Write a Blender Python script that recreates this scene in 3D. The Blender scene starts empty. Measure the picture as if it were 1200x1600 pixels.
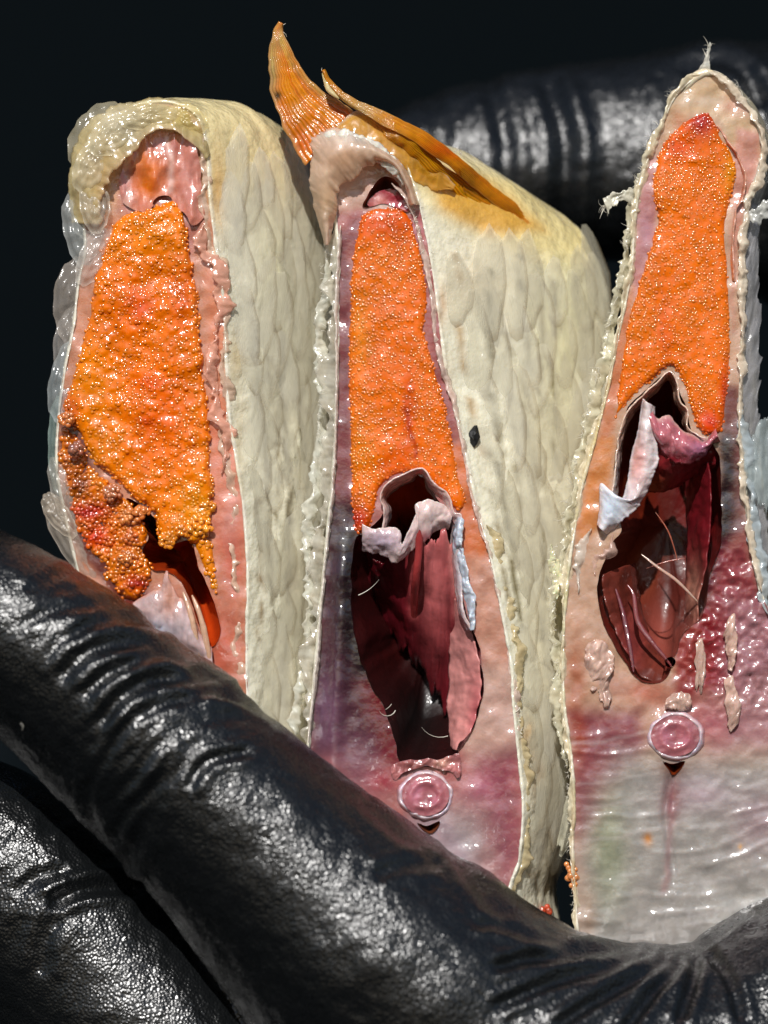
import bpy, bmesh, math, random
import numpy as np
from mathutils import Vector, Matrix
random.seed(7); RNG = np.random.default_rng(11)
R = math.radians
scn = bpy.context.scene
COL = scn.collection

# ------------------------------------------------------------------ camera, world, sun, exposure
S = 7.0e-5            # metres per design unit (the pieces are about 9 cm tall)
DC = 0.30             # camera distance to the plane of the cut faces
SUN_DIR = Vector((-0.10, -0.78, 0.60)).normalized()      # from the pieces towards the sun
cam_d = bpy.data.cameras.new('camera'); cam = bpy.data.objects.new('camera', cam_d); COL.objects.link(cam)
cam.location = (0, -DC, 0); cam.rotation_euler = (R(90), 0, 0)
cam_d.sensor_fit = 'VERTICAL'; cam_d.sensor_height = 24.0
cam_d.lens = 12.0 / (800 * S / DC)
cam_d.clip_start = 0.01; cam_d.clip_end = 50
cam_d.dof.use_dof = True; cam_d.dof.focus_distance = DC; cam_d.dof.aperture_fstop = 12.0
scn.camera = cam
w = bpy.data.worlds.new('World'); scn.world = w; w.use_nodes = True
nt = w.node_tree; bg = nt.nodes['Background']
sky = nt.nodes.new('ShaderNodeTexSky'); sky.sky_type = 'NISHITA'; sky.sun_disc = False
elev = math.asin(SUN_DIR.z)
sky.sun_elevation = elev; sky.sun_rotation = math.atan2(SUN_DIR.x, SUN_DIR.y)
nt.links.new(sky.outputs[0], bg.inputs[0]); bg.inputs[1].default_value = 0.055
sd = bpy.data.lights.new('sun', 'SUN'); sd.energy = 4.3; sd.angle = R(0.5); sd.color = (1.0, 0.975, 0.94)
sun = bpy.data.objects.new('sun', sd); COL.objects.link(sun)
sun.rotation_euler = SUN_DIR.to_track_quat('Z', 'Y').to_euler(); sun.location = SUN_DIR * 0.6
scn.view_settings.view_transform = 'Standard'; scn.view_settings.look = 'None'
scn.view_settings.exposure = 0.0; scn.view_settings.gamma = 1.0
scn.cycles.max_bounces = 10; scn.cycles.transparent_max_bounces = 16

# ------------------------------------------------------------------ helpers
def W(x, y, d):
    "design units (photo-sized x right, y down, d away from the viewer) -> metres"
    x = np.asarray(x, float); y = np.asarray(y, float); d = np.asarray(d, float)
    k = (DC + d * S) / DC
    return np.stack([(x - 600) * S * k, d * S + 0 * x, (800 - y) * S * k], -1)

def lin(c):
    c = np.asarray(c, float) / 255.0
    return np.where(c <= 0.04045, c / 12.92, ((c + 0.055) / 1.055) ** 2.4)

def _h(ix, iy, iz, seed):
    n = (ix.astype(np.int64) * 374761393 + iy.astype(np.int64) * 668265263 + iz.astype(np.int64) * 2147483647 + seed * 974711) & 0xffffffff
    n = ((n ^ (n >> 13)) * 1274126177) & 0xffffffff
    n = (n ^ (n >> 16)) & 0xffffffff
    return n / 4294967295.0

def vnoise(x, y, z=0.0, seed=0):
    x = np.asarray(x, float); y = np.asarray(y, float); z = np.asarray(z, float) + 0 * x
    x0 = np.floor(x); y0 = np.floor(y); z0 = np.floor(z)
    fx = x - x0; fy = y - y0; fz = z - z0
    fx = fx * fx * (3 - 2 * fx); fy = fy * fy * (3 - 2 * fy); fz = fz * fz * (3 - 2 * fz)
    r = 0
    for a in (0, 1):
        for b in (0, 1):
            for c in (0, 1):
                r = r + _h(x0 + a, y0 + b, z0 + c, seed) * (fx if a else 1 - fx) * (fy if b else 1 - fy) * (fz if c else 1 - fz)
    return r * 2 - 1

def fbm(x, y, z=0.0, o=3, seed=0):
    r = 0; a = 1; t = 0
    for i in range(o):
        r = r + a * vnoise(np.asarray(x) * 2 ** i, np.asarray(y) * 2 ** i, np.asarray(z) * 2 ** i, seed + i); t += a; a *= .5
    return r / t

def catmull(pts, closed=False, n=8):
    "n samples per key segment, any number of columns"
    P = np.asarray(pts, float); m = len(P)
    if closed: idx = lambda i: P[i % m]; segs = m
    else: idx = lambda i: P[min(max(i, 0), m - 1)]; segs = m - 1
    out = []
    t = np.linspace(0, 1, n, endpoint=False)[:, None]
    for i in range(segs):
        a, b, c, d = idx(i - 1), idx(i), idx(i + 1), idx(i + 2)
        out.append(.5 * ((2 * b) + (c - a) * t + (2 * a - 5 * b + 4 * c - d) * t * t + (3 * b - a - 3 * c + d) * t ** 3))
    if not closed: out.append(P[-1][None])
    return np.concatenate(out)

def resample(P, step, closed=False):
    Q = np.vstack([P, P[:1]]) if closed else P
    L = np.r_[0, np.cumsum(np.linalg.norm(np.diff(Q[:, :2], axis=0), axis=1))]
    n = max(3, int(L[-1] / step))
    t = np.linspace(0, L[-1], n, endpoint=not closed)
    return np.stack([np.interp(t, L, Q[:, k]) for k in range(Q.shape[1])], -1)

def poly(pts, rough=1.5, seed=0, step=5, freq=.06):
    "smooth closed outline with a ragged edge"
    P = resample(catmull(pts, True, 8), step, True)
    T = np.roll(P, -1, 0) - np.roll(P, 1, 0); T /= np.linalg.norm(T, axis=1)[:, None] + 1e-9
    N = np.stack([T[:, 1], -T[:, 0]], -1)
    return P + N * (fbm(P[:, 0] * freq, P[:, 1] * freq, 0, 3, seed) * rough)[:, None]

def segdist(x, y, P, closed=True):
    "distance to a polyline, nearest point, arc length there"
    A = P; B = np.roll(P, -1, 0)
    if not closed: A = A[:-1]; B = B[:-1]
    L = np.r_[0, np.cumsum(np.linalg.norm(B - A, axis=1))]
    best = np.full(x.shape, 1e18); nx = np.zeros(x.shape); ny = np.zeros(x.shape); al = np.zeros(x.shape)
    for i in range(len(A)):
        ax, ay = A[i, 0], A[i, 1]; dx, dy = B[i, 0] - ax, B[i, 1] - ay
        l2 = dx * dx + dy * dy + 1e-12
        t = np.clip(((x - ax) * dx + (y - ay) * dy) / l2, 0, 1)
        qx = ax + t * dx; qy = ay + t * dy
        q = (x - qx) ** 2 + (y - qy) ** 2
        m = q < best
        best = np.where(m, q, best); nx = np.where(m, qx, nx); ny = np.where(m, qy, ny); al = np.where(m, L[i] + t * math.sqrt(l2), al)
    return np.sqrt(best), nx, ny, al / (L[-1] + 1e-9)

def inside(x, y, P):
    r = np.zeros(x.shape, bool)
    for i in range(len(P)):
        x1, y1 = P[i - 1][:2]; x2, y2 = P[i][:2]
        if y1 == y2: continue
        c = ((y1 > y) != (y2 > y)) & (x < (x2 - x1) * (y - y1) / (y2 - y1) + x1)
        r ^= c
    return r

def sdf(x, y, P):
    d = segdist(x, y, P)[0]
    return np.where(inside(x, y, P), -d, d)

def sm(t): t = np.clip(t, 0, 1); return t * t * (3 - 2 * t)

def paint(x, y, base, layers, warp=6, seed=0, mottle=.10):
    "colour zones of the tissue, some darkened as painted cavity shade: polygons, spots and veins with soft uneven borders"
    wx = x + warp * fbm(x * .03, y * .03, 0, 3, seed + 5); wy = y + warp * fbm(x * .03, y * .03, 7.7, 3, seed + 9)
    c = np.zeros((len(x), 3)) + lin(base)
    for L in layers:
        k = L[0]
        if k == 'p':        # polygon: pts, colour, feather, strength
            P = np.asarray(L[1], float); bb = (wx > P[:, 0].min() - L[3] * 2) & (wx < P[:, 0].max() + L[3] * 2) & (wy > P[:, 1].min() - L[3] * 2) & (wy < P[:, 1].max() + L[3] * 2)
            a = np.zeros(len(x)); a[bb] = sm(.5 - sdf(wx[bb], wy[bb], P) / (2 * L[3])) * L[4]
        elif k == 'b':      # spot: cx, cy, rx, ry, colour, strength
            a = np.exp(-(((wx - L[1]) / L[3]) ** 2 + ((wy - L[2]) / L[4]) ** 2)) * L[6]
        elif k == 'l':      # vein: pts, colour, width, strength
            P = catmull(L[1], False, 5); a = np.zeros(len(x))
            bb = (wx > P[:, 0].min() - 30) & (wx < P[:, 0].max() + 30) & (wy > P[:, 1].min() - 30) & (wy < P[:, 1].max() + 30)
            a[bb] = np.exp(-(segdist(wx[bb], wy[bb], P, False)[0] / L[3]) ** 2) * L[4]
        col = L[5] if k == 'b' else L[2]
        c = c * (1 - a[:, None]) + lin(col) * a[:, None]
    n = fbm(x * .045, y * .045, 3.1, 4, seed + 21); m = fbm(x * .2, y * .2, 1.1, 2, seed + 31)
    c = c * (1 + mottle * 1.6 * n + mottle * m)[:, None]
    g = c.mean(1)[:, None]; c = g + (c - g) * 1.12
    return np.clip(c, 0.002, 1)

def mesh_obj(name, V, F, mat, parent=None, col=None, smooth=True, org=(0, 0, 0)):
    "V (n,3) metres, F (m,3|4)"
    me = bpy.data.meshes.new(name); V = np.asarray(V, float) - np.asarray(org); F = np.asarray(F, np.int32)
    me.vertices.add(len(V)); me.vertices.foreach_set('co', V.ravel().astype(np.float32))
    k = F.shape[1]
    me.loops.add(F.size); me.loops.foreach_set('vertex_index', F.ravel())
    me.polygons.add(len(F)); me.polygons.foreach_set('loop_start', np.arange(0, F.size, k, dtype=np.int32))
    me.polygons.foreach_set('loop_total', np.full(len(F), k, np.int32))
    me.polygons.foreach_set('use_smooth', np.full(len(F), smooth))
    me.update(calc_edges=True)
    if col is not None:
        a = me.color_attributes.new('Col', 'FLOAT_COLOR', 'POINT')
        a.data.foreach_set('color', np.c_[col, np.ones(len(col))].ravel().astype(np.float32))
    me.materials.append(mat)
    o = bpy.data.objects.new(name, me); COL.objects.link(o)
    if parent is not None: o.parent = parent
    return o

def thing(name, label, cat, at, group=None):
    o = bpy.data.objects.new(name, None); COL.objects.link(o); o.location = W(*at); o.empty_display_size = .005
    o['label'] = label; o['category'] = cat
    if group: o['group'] = group
    return o

def put(o, root):
    "hang a mesh written in world metres under a thing (or under one of its parts)"
    o.parent = root
    r = root
    loc = Vector((0, 0, 0))
    while r is not None: loc += Vector(r.location); r = r.parent
    me = o.data; me.transform(Matrix.Translation(-loc))
    return o

def gridfaces(nu, nv, closeu=False):
    i, j = np.meshgrid(np.arange(nu if closeu else nu - 1), np.arange(nv - 1), indexing='ij')
    i = i.ravel(); j = j.ravel(); i2 = (i + 1) % nu
    return np.stack([i * nv + j, i2 * nv + j, i2 * nv + j + 1, i * nv + j + 1], -1)

def sheet(outline, holes, step, depth, colour, name, mat, root):
    "a cut surface: fine grid clipped to its outline, with real holes, relief from depth(x,y)"
    x0, y0 = outline.min(0) - step; x1, y1 = outline.max(0) + step
    xs = np.arange(x0, x1 + step, step); ys = np.arange(y0, y1 + step, step)
    X, Y = np.meshgrid(xs, ys, indexing='ij'); nx, ny = X.shape
    CX = (X[:-1, :-1] + step / 2).ravel(); CY = (Y[:-1, :-1] + step / 2).ravel()
    keep = inside(CX, CY, outline)
    for h in holes: keep &= ~inside(CX, CY, h)
    F = gridfaces(nx, ny)[keep]
    x = X.ravel().copy(); y = Y.ravel().copy()
    e = np.concatenate([np.sort(F[:, [a, b]], 1) for a, b in ((0, 1), (1, 2), (2, 3), (3, 0))])
    key = e[:, 0].astype(np.int64) * (nx * ny) + e[:, 1]
    u, cnt = np.unique(key, return_counts=True); ub = u[cnt == 1]
    bi = np.unique(np.r_[ub // (nx * ny), ub % (nx * ny)])
    bd = np.full(len(bi), 1e9); bx = x[bi].copy(); by = y[bi].copy()
    for P in [outline] + list(holes):
        d, qx, qy, _ = segdist(x[bi], y[bi], P)
        m = d < bd; bd = np.where(m, d, bd); bx = np.where(m, qx, bx); by = np.where(m, qy, by)
    m = bd < step * 1.6
    x[bi] = np.where(m, bx, x[bi]); y[bi] = np.where(m, by, y[bi])
    used = np.unique(F); re = np.zeros(nx * ny, np.int64); re[used] = np.arange(len(used))
    x = x[used]; y = y[used]; F = re[F]
    F = F[:, ::-1]
    d = depth(x, y); cc = colour(x, y)
    if name == 'flesh': cc = cc ** 1.12 * .80
    if name == 'roe': cc = cc * [.86, .82, .08]
    return put(mesh_obj(name, W(x, y, d), F, mat, None, cc), root)

def grid_part(name, X, Y, D, mat, root, colour, closeu=False, flip=False):
    nu, nv = X.shape; F = gridfaces(nu, nv, closeu)
    if flip: F = F[:, ::-1]
    return put(mesh_obj(name, W(X.ravel(), Y.ravel(), D.ravel()), F, mat, None, colour), root)

def solidify(o, t):
    m = o.modifiers.new('thickness', 'SOLIDIFY'); m.thickness = t * S; m.offset = 0; return o

def ribbon(name, A, B, mat, root, colour, nu=80, nv=24, wr=4, wf=.05, seed=0, thick=2, bow=0, mottle=.14, edge=None, warp=5, layers=(), rag=.16, cre=6, cf=.8):
    "a thin crumpled sheet between two torn edges A and B given as (x, y, depth) keys"
    nu = int(nu * 1.5)
    def rs(K):
        P = catmull(K, False, 10); L = np.r_[0, np.cumsum(np.linalg.norm(np.diff(P, axis=0), axis=1))]
        t = np.linspace(0, L[-1], nu); return np.stack([np.interp(t, L, P[:, k]) for k in range(3)], -1), L[-1]
    (a, La), (b, Lb) = rs(A), rs(B); v = np.linspace(0, 1, nv)[None, :, None]
    vv = v[..., 0]; u = np.linspace(0, 1, nu)[:, None] + 0 * vv; ul = u * (La + Lb) * .5
    q = fbm(ul * .09, 0 * ul, seed, 4, seed) * 1.3 + np.maximum(0, vnoise(ul * .22, 0 * ul, 3, seed)) ** 2
    q2 = fbm(ul * .09, 0 * ul, seed + 9, 4, seed + 7) * 1.3
    ve = vv + rag * (q * vv ** 3 - q2 * (1 - vv) ** 3)
    P = a[:, None] * (1 - ve[..., None]) + b[:, None] * ve[..., None]
    P[..., 2] -= bow * np.sin(np.pi * vv)
    x, y, d = P[..., 0], P[..., 1], P[..., 2]
    n1 = fbm(x * wf, y * wf, d * wf, 3, seed); n2 = fbm(x * wf, y * wf, d * wf + 9, 3, seed + 3); n3 = fbm(x * wf, y * wf, d * wf + 19, 3, seed + 6)
    cr = (1 - 2 * np.abs(fbm(ul * .035 * cf + .8 * n1, vv * 1.1, seed, 3, seed + 8)))
    cr2 = (1 - 2 * np.abs(fbm(ul * .10 * cf, vv * 2.5, seed, 2, seed + 18)))
    x = x + wr * .6 * n1; y = y + wr * .6 * n2; d = d + wr * 1.0 * n3 - cre * .6 * cr - cre * .25 * cr2
    c = paint(x.ravel(), y.ravel(), colour, list(layers), warp, seed, mottle)
    st = fbm(ul * .12, vv * 1.5, seed + 4, 3, seed + 28).ravel()[:, None]; c = np.clip(c * (1 + .3 * st), 0, 1)
    if edge is not None:
        e = np.clip(1 - np.minimum(vv + 0 * u, 1) * nv / 3.5, 0, 1).ravel()[:, None] * .8
        c = c * (1 - e) + lin(edge) * e
    o = grid_part(name, x, y, d, mat, root, c)
    return solidify(o, min(thick, 2.2))

# ------------------------------------------------------------------ materials
def mat(name, rough=.35, sss=0, coat=0, coat_r=.08, bumps=(), alpha=1, trans=0, spec=.5, base=None, translucent=0, radius=(1, .35, .2), ssc=1.2, rough_noise=0, cbumps=(), cs=1000, fan=0, coat_ior=1.75):
    m = bpy.data.materials.new(name); m.use_nodes = True; nt = m.node_tree; N = nt.nodes; K = nt.links
    b = N['Principled BSDF']
    if base is None:
        a = N.new('ShaderNodeAttribute'); a.attribute_name = 'Col'; csrc = a.outputs['Color']
        K.new(csrc, b.inputs['Base Color'])
    else:
        b.inputs['Base Color'].default_value = (*base, 1); csrc = None
    b.inputs['Roughness'].default_value = rough; b.inputs['Specular IOR Level'].default_value = spec
    b.inputs['Subsurface Weight'].default_value = sss; b.inputs['Subsurface Radius'].default_value = radius; b.inputs['Subsurface Scale'].default_value = ssc * 1e-3
    b.inputs['Coat Weight'].default_value = coat; b.inputs['Coat IOR'].default_value = coat_ior; b.inputs['Coat Roughness'].default_value = coat_r
    b.inputs['Alpha'].default_value = alpha; b.inputs['Transmission Weight'].default_value = trans
    tc = N.new('ShaderNodeTexCoord'); mp = N.new('ShaderNodeVectorMath'); mp.operation = 'SCALE'; mp.inputs['Scale'].default_value = cs
    K.new(tc.outputs['Object'], mp.inputs[0])
    prev = None
    nb = len(bumps)
    for q_, (kind, sc, st, dist) in enumerate(tuple(bumps) + tuple(cbumps)):       # scale per mm, strength, distance in mm
        if kind == 'n':
            t = N.new('ShaderNodeTexNoise'); t.inputs['Scale'].default_value = sc; t.inputs['Detail'].default_value = 3 if q_ < nb else .6; h = t.outputs['Fac']
        elif kind == 'v':
            t = N.new('ShaderNodeTexVoronoi'); t.inputs['Scale'].default_value = sc; h = t.outputs['Distance']
        elif kind == 'e':
            t = N.new('ShaderNodeTexVoronoi'); t.feature = 'DISTANCE_TO_EDGE'; t.inputs['Scale'].default_value = sc; h = t.outputs['Distance']
        if kind == 'b':
            t = N.new('ShaderNodeTexVoronoi'); t.feature = 'SMOOTH_F1'; t.inputs['Smoothness'].default_value = .5; t.inputs['Scale'].default_value = sc; h = t.outputs['Distance']
        K.new(mp.outputs[0], t.inputs['Vector'])
        bu = N.new('ShaderNodeBump'); bu.inputs['Strength'].default_value = st; bu.inputs['Distance'].default_value = dist * 1e-3; bu.invert = kind == 'b'
        K.new(h, bu.inputs['Height'])
        if prev: K.new(prev, bu.inputs['Normal'])
        prev = bu.outputs[0]
        if q_ == nb - 1: K.new(prev, b.inputs['Normal'])
    if fan:      # growth rays of a scale: fine ribs fanning from its middle
        g = N.new('ShaderNodeTexGradient'); g.gradient_type = 'RADIAL'; K.new(tc.outputs['Object'], g.inputs[0])
        mu = N.new('ShaderNodeMath'); mu.operation = 'MULTIPLY'; mu.inputs[1].default_value = fan * 6.2832; K.new(g.outputs['Fac'], mu.inputs[0])
        si = N.new('ShaderNodeMath'); si.operation = 'SINE'; K.new(mu.outputs[0], si.inputs[0])
        bu = N.new('ShaderNodeBump'); bu.inputs['Strength'].default_value = .16; bu.inputs['Distance'].default_value = .00005
        K.new(si.outputs[0], bu.inputs['Height'])
        if prev: K.new(prev, bu.inputs['Normal'])
        prev = bu.outputs[0]; K.new(prev, b.inputs['Normal'])
    if prev: K.new(prev, b.inputs['Coat Normal'])
    if rough_noise:
        t = N.new('ShaderNodeTexNoise'); t.inputs['Scale'].default_value = 1.2; t.inputs['Detail'].default_value = 4; K.new(mp.outputs[0], t.inputs['Vector'])
        mr = N.new('ShaderNodeMapRange'); mr.inputs['From Min'].default_value = .3; mr.inputs['From Max'].default_value = .7
        mr.inputs['To Min'].default_value = rough - rough_noise; mr.inputs['To Max'].default_value = rough + rough_noise
        K.new(t.outputs['Fac'], mr.inputs[0]); K.new(mr.outputs[0], b.inputs['Roughness'])
    if translucent:
        tr = N.new('ShaderNodeBsdfTranslucent'); mx = N.new('ShaderNodeMixShader'); mx.inputs[0].default_value = translucent
        if csrc: K.new(csrc, tr.inputs[0])
        else: tr.inputs[0].default_value = (*base, 1)
        K.new(b.outputs[0], mx.inputs[1]); K.new(tr.outputs[0], mx.inputs[2])
        if alpha < 1:
            tp = N.new('ShaderNodeBsdfTransparent'); m2 = N.new('ShaderNodeMixShader'); m2.inputs[0].default_value = alpha
            b.inputs['Alpha'].default_value = 1
            K.new(tp.outputs[0], m2.inputs[1]); K.new(mx.outputs[0], m2.inputs[2]); out = m2
        else: out = mx
        K.new(out.outputs[0], N['Material Output'].inputs['Surface'])
    return m

M = dict(
    flesh=mat('wet_flesh', .42, .45, .9, .12, (('n', .7, .3, .2), ('n', 4, .35, .06)), rough_noise=.1, ssc=1.0, radius=(1, .5, .35), cbumps=(('n', 1.5, .8, .2),)),
    roe=mat('roe', .4, .35, .8, .09, spec=.2, bumps=(('n', 1.0, .3, .16), ('v', 3.0, .15, .08)), ssc=1.6, radius=(1, .5, .12), cbumps=(('n', 2.2, .6, .14),), coat_ior=1.5),
    egg=mat('roe_egg', .4, .3, 1, .12, (), spec=.2, coat_ior=1.9, ssc=1.0, radius=(1, .5, .12)),
    skin=mat('fish_skin', .36, .35, .8, .1, (('n', .6, .8, .5), ('n', 3.5, .3, .06)), rough_noise=.08, radius=(1, .85, .6), ssc=1.4, cbumps=(('n', 1.8, 1.0, .3),)),
    gel=mat('soft_skin', .3, .4, .9, .1, (('n', .6, .4, .3),), alpha=.74, translucent=.3, radius=(1, .8, .5), ssc=1.6, cbumps=(('n', 1.3, .5, .14),)),
    scale=mat('fish_scale', .3, 0, .9, .1, (('n', .8, .4, .3), ('n', 5, .6, .12)), alpha=.36, translucent=.15, cs=3, fan=37),
    film=mat('loose_scale', .2, 0, .9, .1, (('n', 1.2, .5, .16),), alpha=.40, translucent=.3, cbumps=(('n', 5, .5, .06),)),
    membrane=mat('membrane', .25, .25, 1, .08, (('n', .9, .4, .25),), translucent=.15, ssc=.6, cbumps=(('n', 1.8, .8, .16),)),
    edge=mat('torn_edge', .25, 0, 1, .1, (('n', 1.2, .4, .2),), alpha=.62, translucent=.2, cbumps=(('n', 3, .7, .14),)),
    cavity=mat('body_cavity', .45, .1, .4, .12, (('n', .7, .4, .3),), cbumps=(('n', 1.8, .6, .12),), coat_ior=1.45, spec=.3),
    bone=mat('bone', .3, .4, .8, .12, (('n', 1.5, .5, .15),), cbumps=(('n', 5, .6, .07),)),
    fin=mat('fin', .32, 0, .8, .12, (('n', 2, .4, .07),), translucent=.55, cbumps=(('n', 4, .6, .08),)),
    fibre=mat('fibre', .35, 0, .3, .15, (), base=(.82, .78, .68), translucent=.3),
    glove=mat('glove_rubber', .26, 0, 0, .1, (('b', 3.3, .6, .14), ('n', 7.0, .3, .03)), base=(.0045, .0052, .0058), spec=.8, rough_noise=.04),
    speck=mat('dark_speck', .5, 0, 0, .1, (), base=(.01, .01, .01)),
)

# ------------------------------------------------------------------ background
bk = mat('dark_backdrop', .9, spec=0)
n = 90; gx, gy = np.meshgrid(np.linspace(-2.2, 2.2, n), np.linspace(-2.2, 2.2, n), indexing='ij')
V = np.stack([gx.ravel(), .75 + .02 * fbm(gx.ravel() * 2, gy.ravel() * 2) + .12 * gy.ravel(), gy.ravel()], -1)
bc = np.zeros((len(V), 3)) + [.0028, .0042, .0052]
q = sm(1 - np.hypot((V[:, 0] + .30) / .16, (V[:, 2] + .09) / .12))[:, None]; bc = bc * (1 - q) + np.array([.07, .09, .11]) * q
bd = mesh_obj('backdrop', V, gridfaces(n, n), bk, None, bc); bd['kind'] = 'structure'

# ------------------------------------------------------------------ builders for the fish pieces
def body_skin(name, F, B, D, root, colour, seed=0, ease=.8, bulge=10, rim=5, n=14, ns=34, mt=None, edge=(235, 225, 205)):
    "closed skin of a piece: lofted from the cut outline F back to outline B at depth D"
    f = catmull(F, True, n); b = catmull(B, True, n); m = len(f)
    T = np.roll(f, -1, 0) - np.roll(f, 1, 0); T /= np.linalg.norm(T, axis=1)[:, None] + 1e-9
    Nn = np.stack([T[:, 1], -T[:, 0]], -1)
    if sdf(np.array([f[0, 0] + Nn[0, 0] * 3]), np.array([f[0, 1] + Nn[0, 1] * 3]), f)[0] < 0: Nn = -Nn
    rg = fbm(f[:, 0] * .05, f[:, 1] * .05, 0, 4, seed) * 3 + fbm(f[:, 0] * .25, f[:, 1] * .25, 5, 2, seed) * 1.6
    rows = []; ss = []
    d0 = FACE[name_key(root)]
    df = d0(f[:, 0], f[:, 1])
    inn = f - Nn * (rim + rg * .5)[:, None]
    rows.append(np.c_[inn, d0(inn[:, 0], inn[:, 1]) + 5]); ss.append(-.02)
    rows.append(np.c_[inn, d0(inn[:, 0], inn[:, 1]) - 3 - rg * .4]); ss.append(-.01)
    rows.append(np.c_[f + Nn * (rg * .5 - 1)[:, None], df - 4 - rg * .6]); ss.append(0)
    rows.append(np.c_[f + Nn * (rg * .5 + 2)[:, None], df + 1]); ss.append(.005)
    for s in np.linspace(.015, 1, ns):
        e = math.sin(s * math.pi / 2) ** ease * (1) if s < 1 else 1
        e = s * (1 - .35) + .35 * math.sin(s * math.pi / 2)
        p = f * (1 - e) + b * e + Nn * (bulge * math.sin(math.pi * s) + 2)[:, None] if False else f * (1 - e) + b * e + Nn * (bulge * math.sin(math.pi * s) + 2)
        d = df * (1 - s) + D * s
        w = fbm(f[:, 1] * .012 + s * 1.5, f[:, 0] * .012 + s * 3, s * 5, 4, seed + 2) * 7 * min(1, s * 6)
        w = w + np.abs(fbm(s * 7.0 + .0 * p[:, 0] + .6 * fbm(p[:, 1] * .008, 0 * p[:, 0], 0, 2, seed), p[:, 1] * .006, 0, 3, seed + 8)) * -11 * min(1, s * 6) * (.25 + .75 * sm((f[:, 1] - 300) / 160))
        rows.append(np.c_[p + Nn * w[:, None], d - 0.5 * w]); ss.append(s)
    c = b.mean(0)
    for k, dd in ((.93, 14), (.75, 26), (.4, 34), (.02, 36)):
        rows.append(np.c_[c + (b - c) * k, np.full(m, D + dd)]); ss.append(1.1)
    P = np.stack(rows, 1)
    x, y = P[..., 0].ravel(), P[..., 1].ravel(); sA = np.tile(np.array(ss), m)
    col = colour(x, y, sA)
    e = (np.where(sA <= .006, .8, 0) * sm(.5 + 1.1 * fbm(x * .03, y * .03, 2, 3, seed + 40)))[:, None]
    col = col * (1 - e) + lin(edge) * e * (1 + .15 * fbm(x * .1, y * .1))[:, None]
    return grid_part('skin', P[..., 0], P[..., 1], P[..., 2], mt or M['skin'], root, col, closeu=True), (f, b, Nn, df)

FACE = {}; NK = {}
def name_key(o): return NK[o.name]

def cavity(name, H, face, depth, shift, root, colour, shrink=.55, seed=0, n=26, ridges=6, inner=None):
    "walls of a body cavity running back from the hole H in the cut face"
    P = resample(H, 5, True); m = len(P); c = P.mean(0); rows = []; ss = []
    d0 = face(P[:, 0], P[:, 1])
    for s in np.linspace(0, 1, n):
        k = 1 - (1 - shrink) * s ** 1.3
        q = c + (P - c) * k + np.array(shift) * s
        t = np.arange(m) / m * 2 * math.pi
        r = (np.sin(t * 7 + seed + s * 1.2) * .5 + fbm(np.cos(t) * 3, np.sin(t) * 3, s * 1.0, 3, seed)) * ridges * min(1, s * 5)
        u = (P - c) / (np.linalg.norm(P - c, axis=1)[:, None] + 1e-6)
        rows.append(np.c_[q + u * r[:, None], d0 * (1 - s) + (depth) * s - 1.5 * (s == 0)]); ss.append(s)
    ce = rows[-1][:, :2].mean(0)
    for k in (.7, .35, .02):
        rows.append(np.c_[ce + (rows[n - 1][:, :2] - ce) * k, np.full(m, depth + 10 + (1 - k) * 15)]); ss.append(1)
    A = np.stack(rows, 1); x = A[..., 0].ravel(); y = A[..., 1].ravel(); s = np.tile(ss, m)
    return grid_part(name, A[..., 0], A[..., 1], A[..., 2], M['cavity'], root, colour(x, y, s), closeu=True, flip=True)

def ico(sub=2):
    bm = bmesh.new(); bmesh.ops.create_icosphere(bm, subdivisions=sub, radius=1)
    V = np.array([v.co[:] for v in bm.verts]); F = np.array([[v.index for v in f.verts] for f in bm.faces]); bm.free(); return V, F
IV, IF = ico(2)

def eggs(name, pts, rad, cols, root, mt=None, squash=.8, stuff=True):
    "pts (n,3) design units, rad (n,)"
    n = len(pts); q = RNG.normal(size=(n, 3)) * .12 + 1
    V = IV[None] * rad[:, None, None] * q[:, None, :]
    V[..., 2] *= squash
    V = V + pts[:, None, :]
    F = (IF[None] + (np.arange(n) * len(IV))[:, None, None]).reshape(-1, 3)
    V = V.reshape(-1, 3); C = np.repeat(cols, len(IV), 0)
    o = put(mesh_obj(name, W(V[:, 0], V[:, 1], V[:, 2]), F[:, ::-1], mt or M['egg'], None, C), root)
    if stuff: o['kind'] = 'stuff'
    return o

def scatter(P, sp, jit=.35):
    x0, y0 = P.min(0); x1, y1 = P.max(0)
    xs = np.arange(x0, x1, sp); ys = np.arange(y0, y1, sp * .87)
    X, Y = np.meshgrid(xs, ys); X = X + (np.arange(len(ys)) % 2)[:, None] * sp / 2
    X = X.ravel() + RNG.uniform(-jit, jit, X.size) * sp; Y = Y.ravel() + RNG.uniform(-jit, jit, Y.size) * sp
    m = inside(X, Y, P); return X[m], Y[m]

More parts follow.
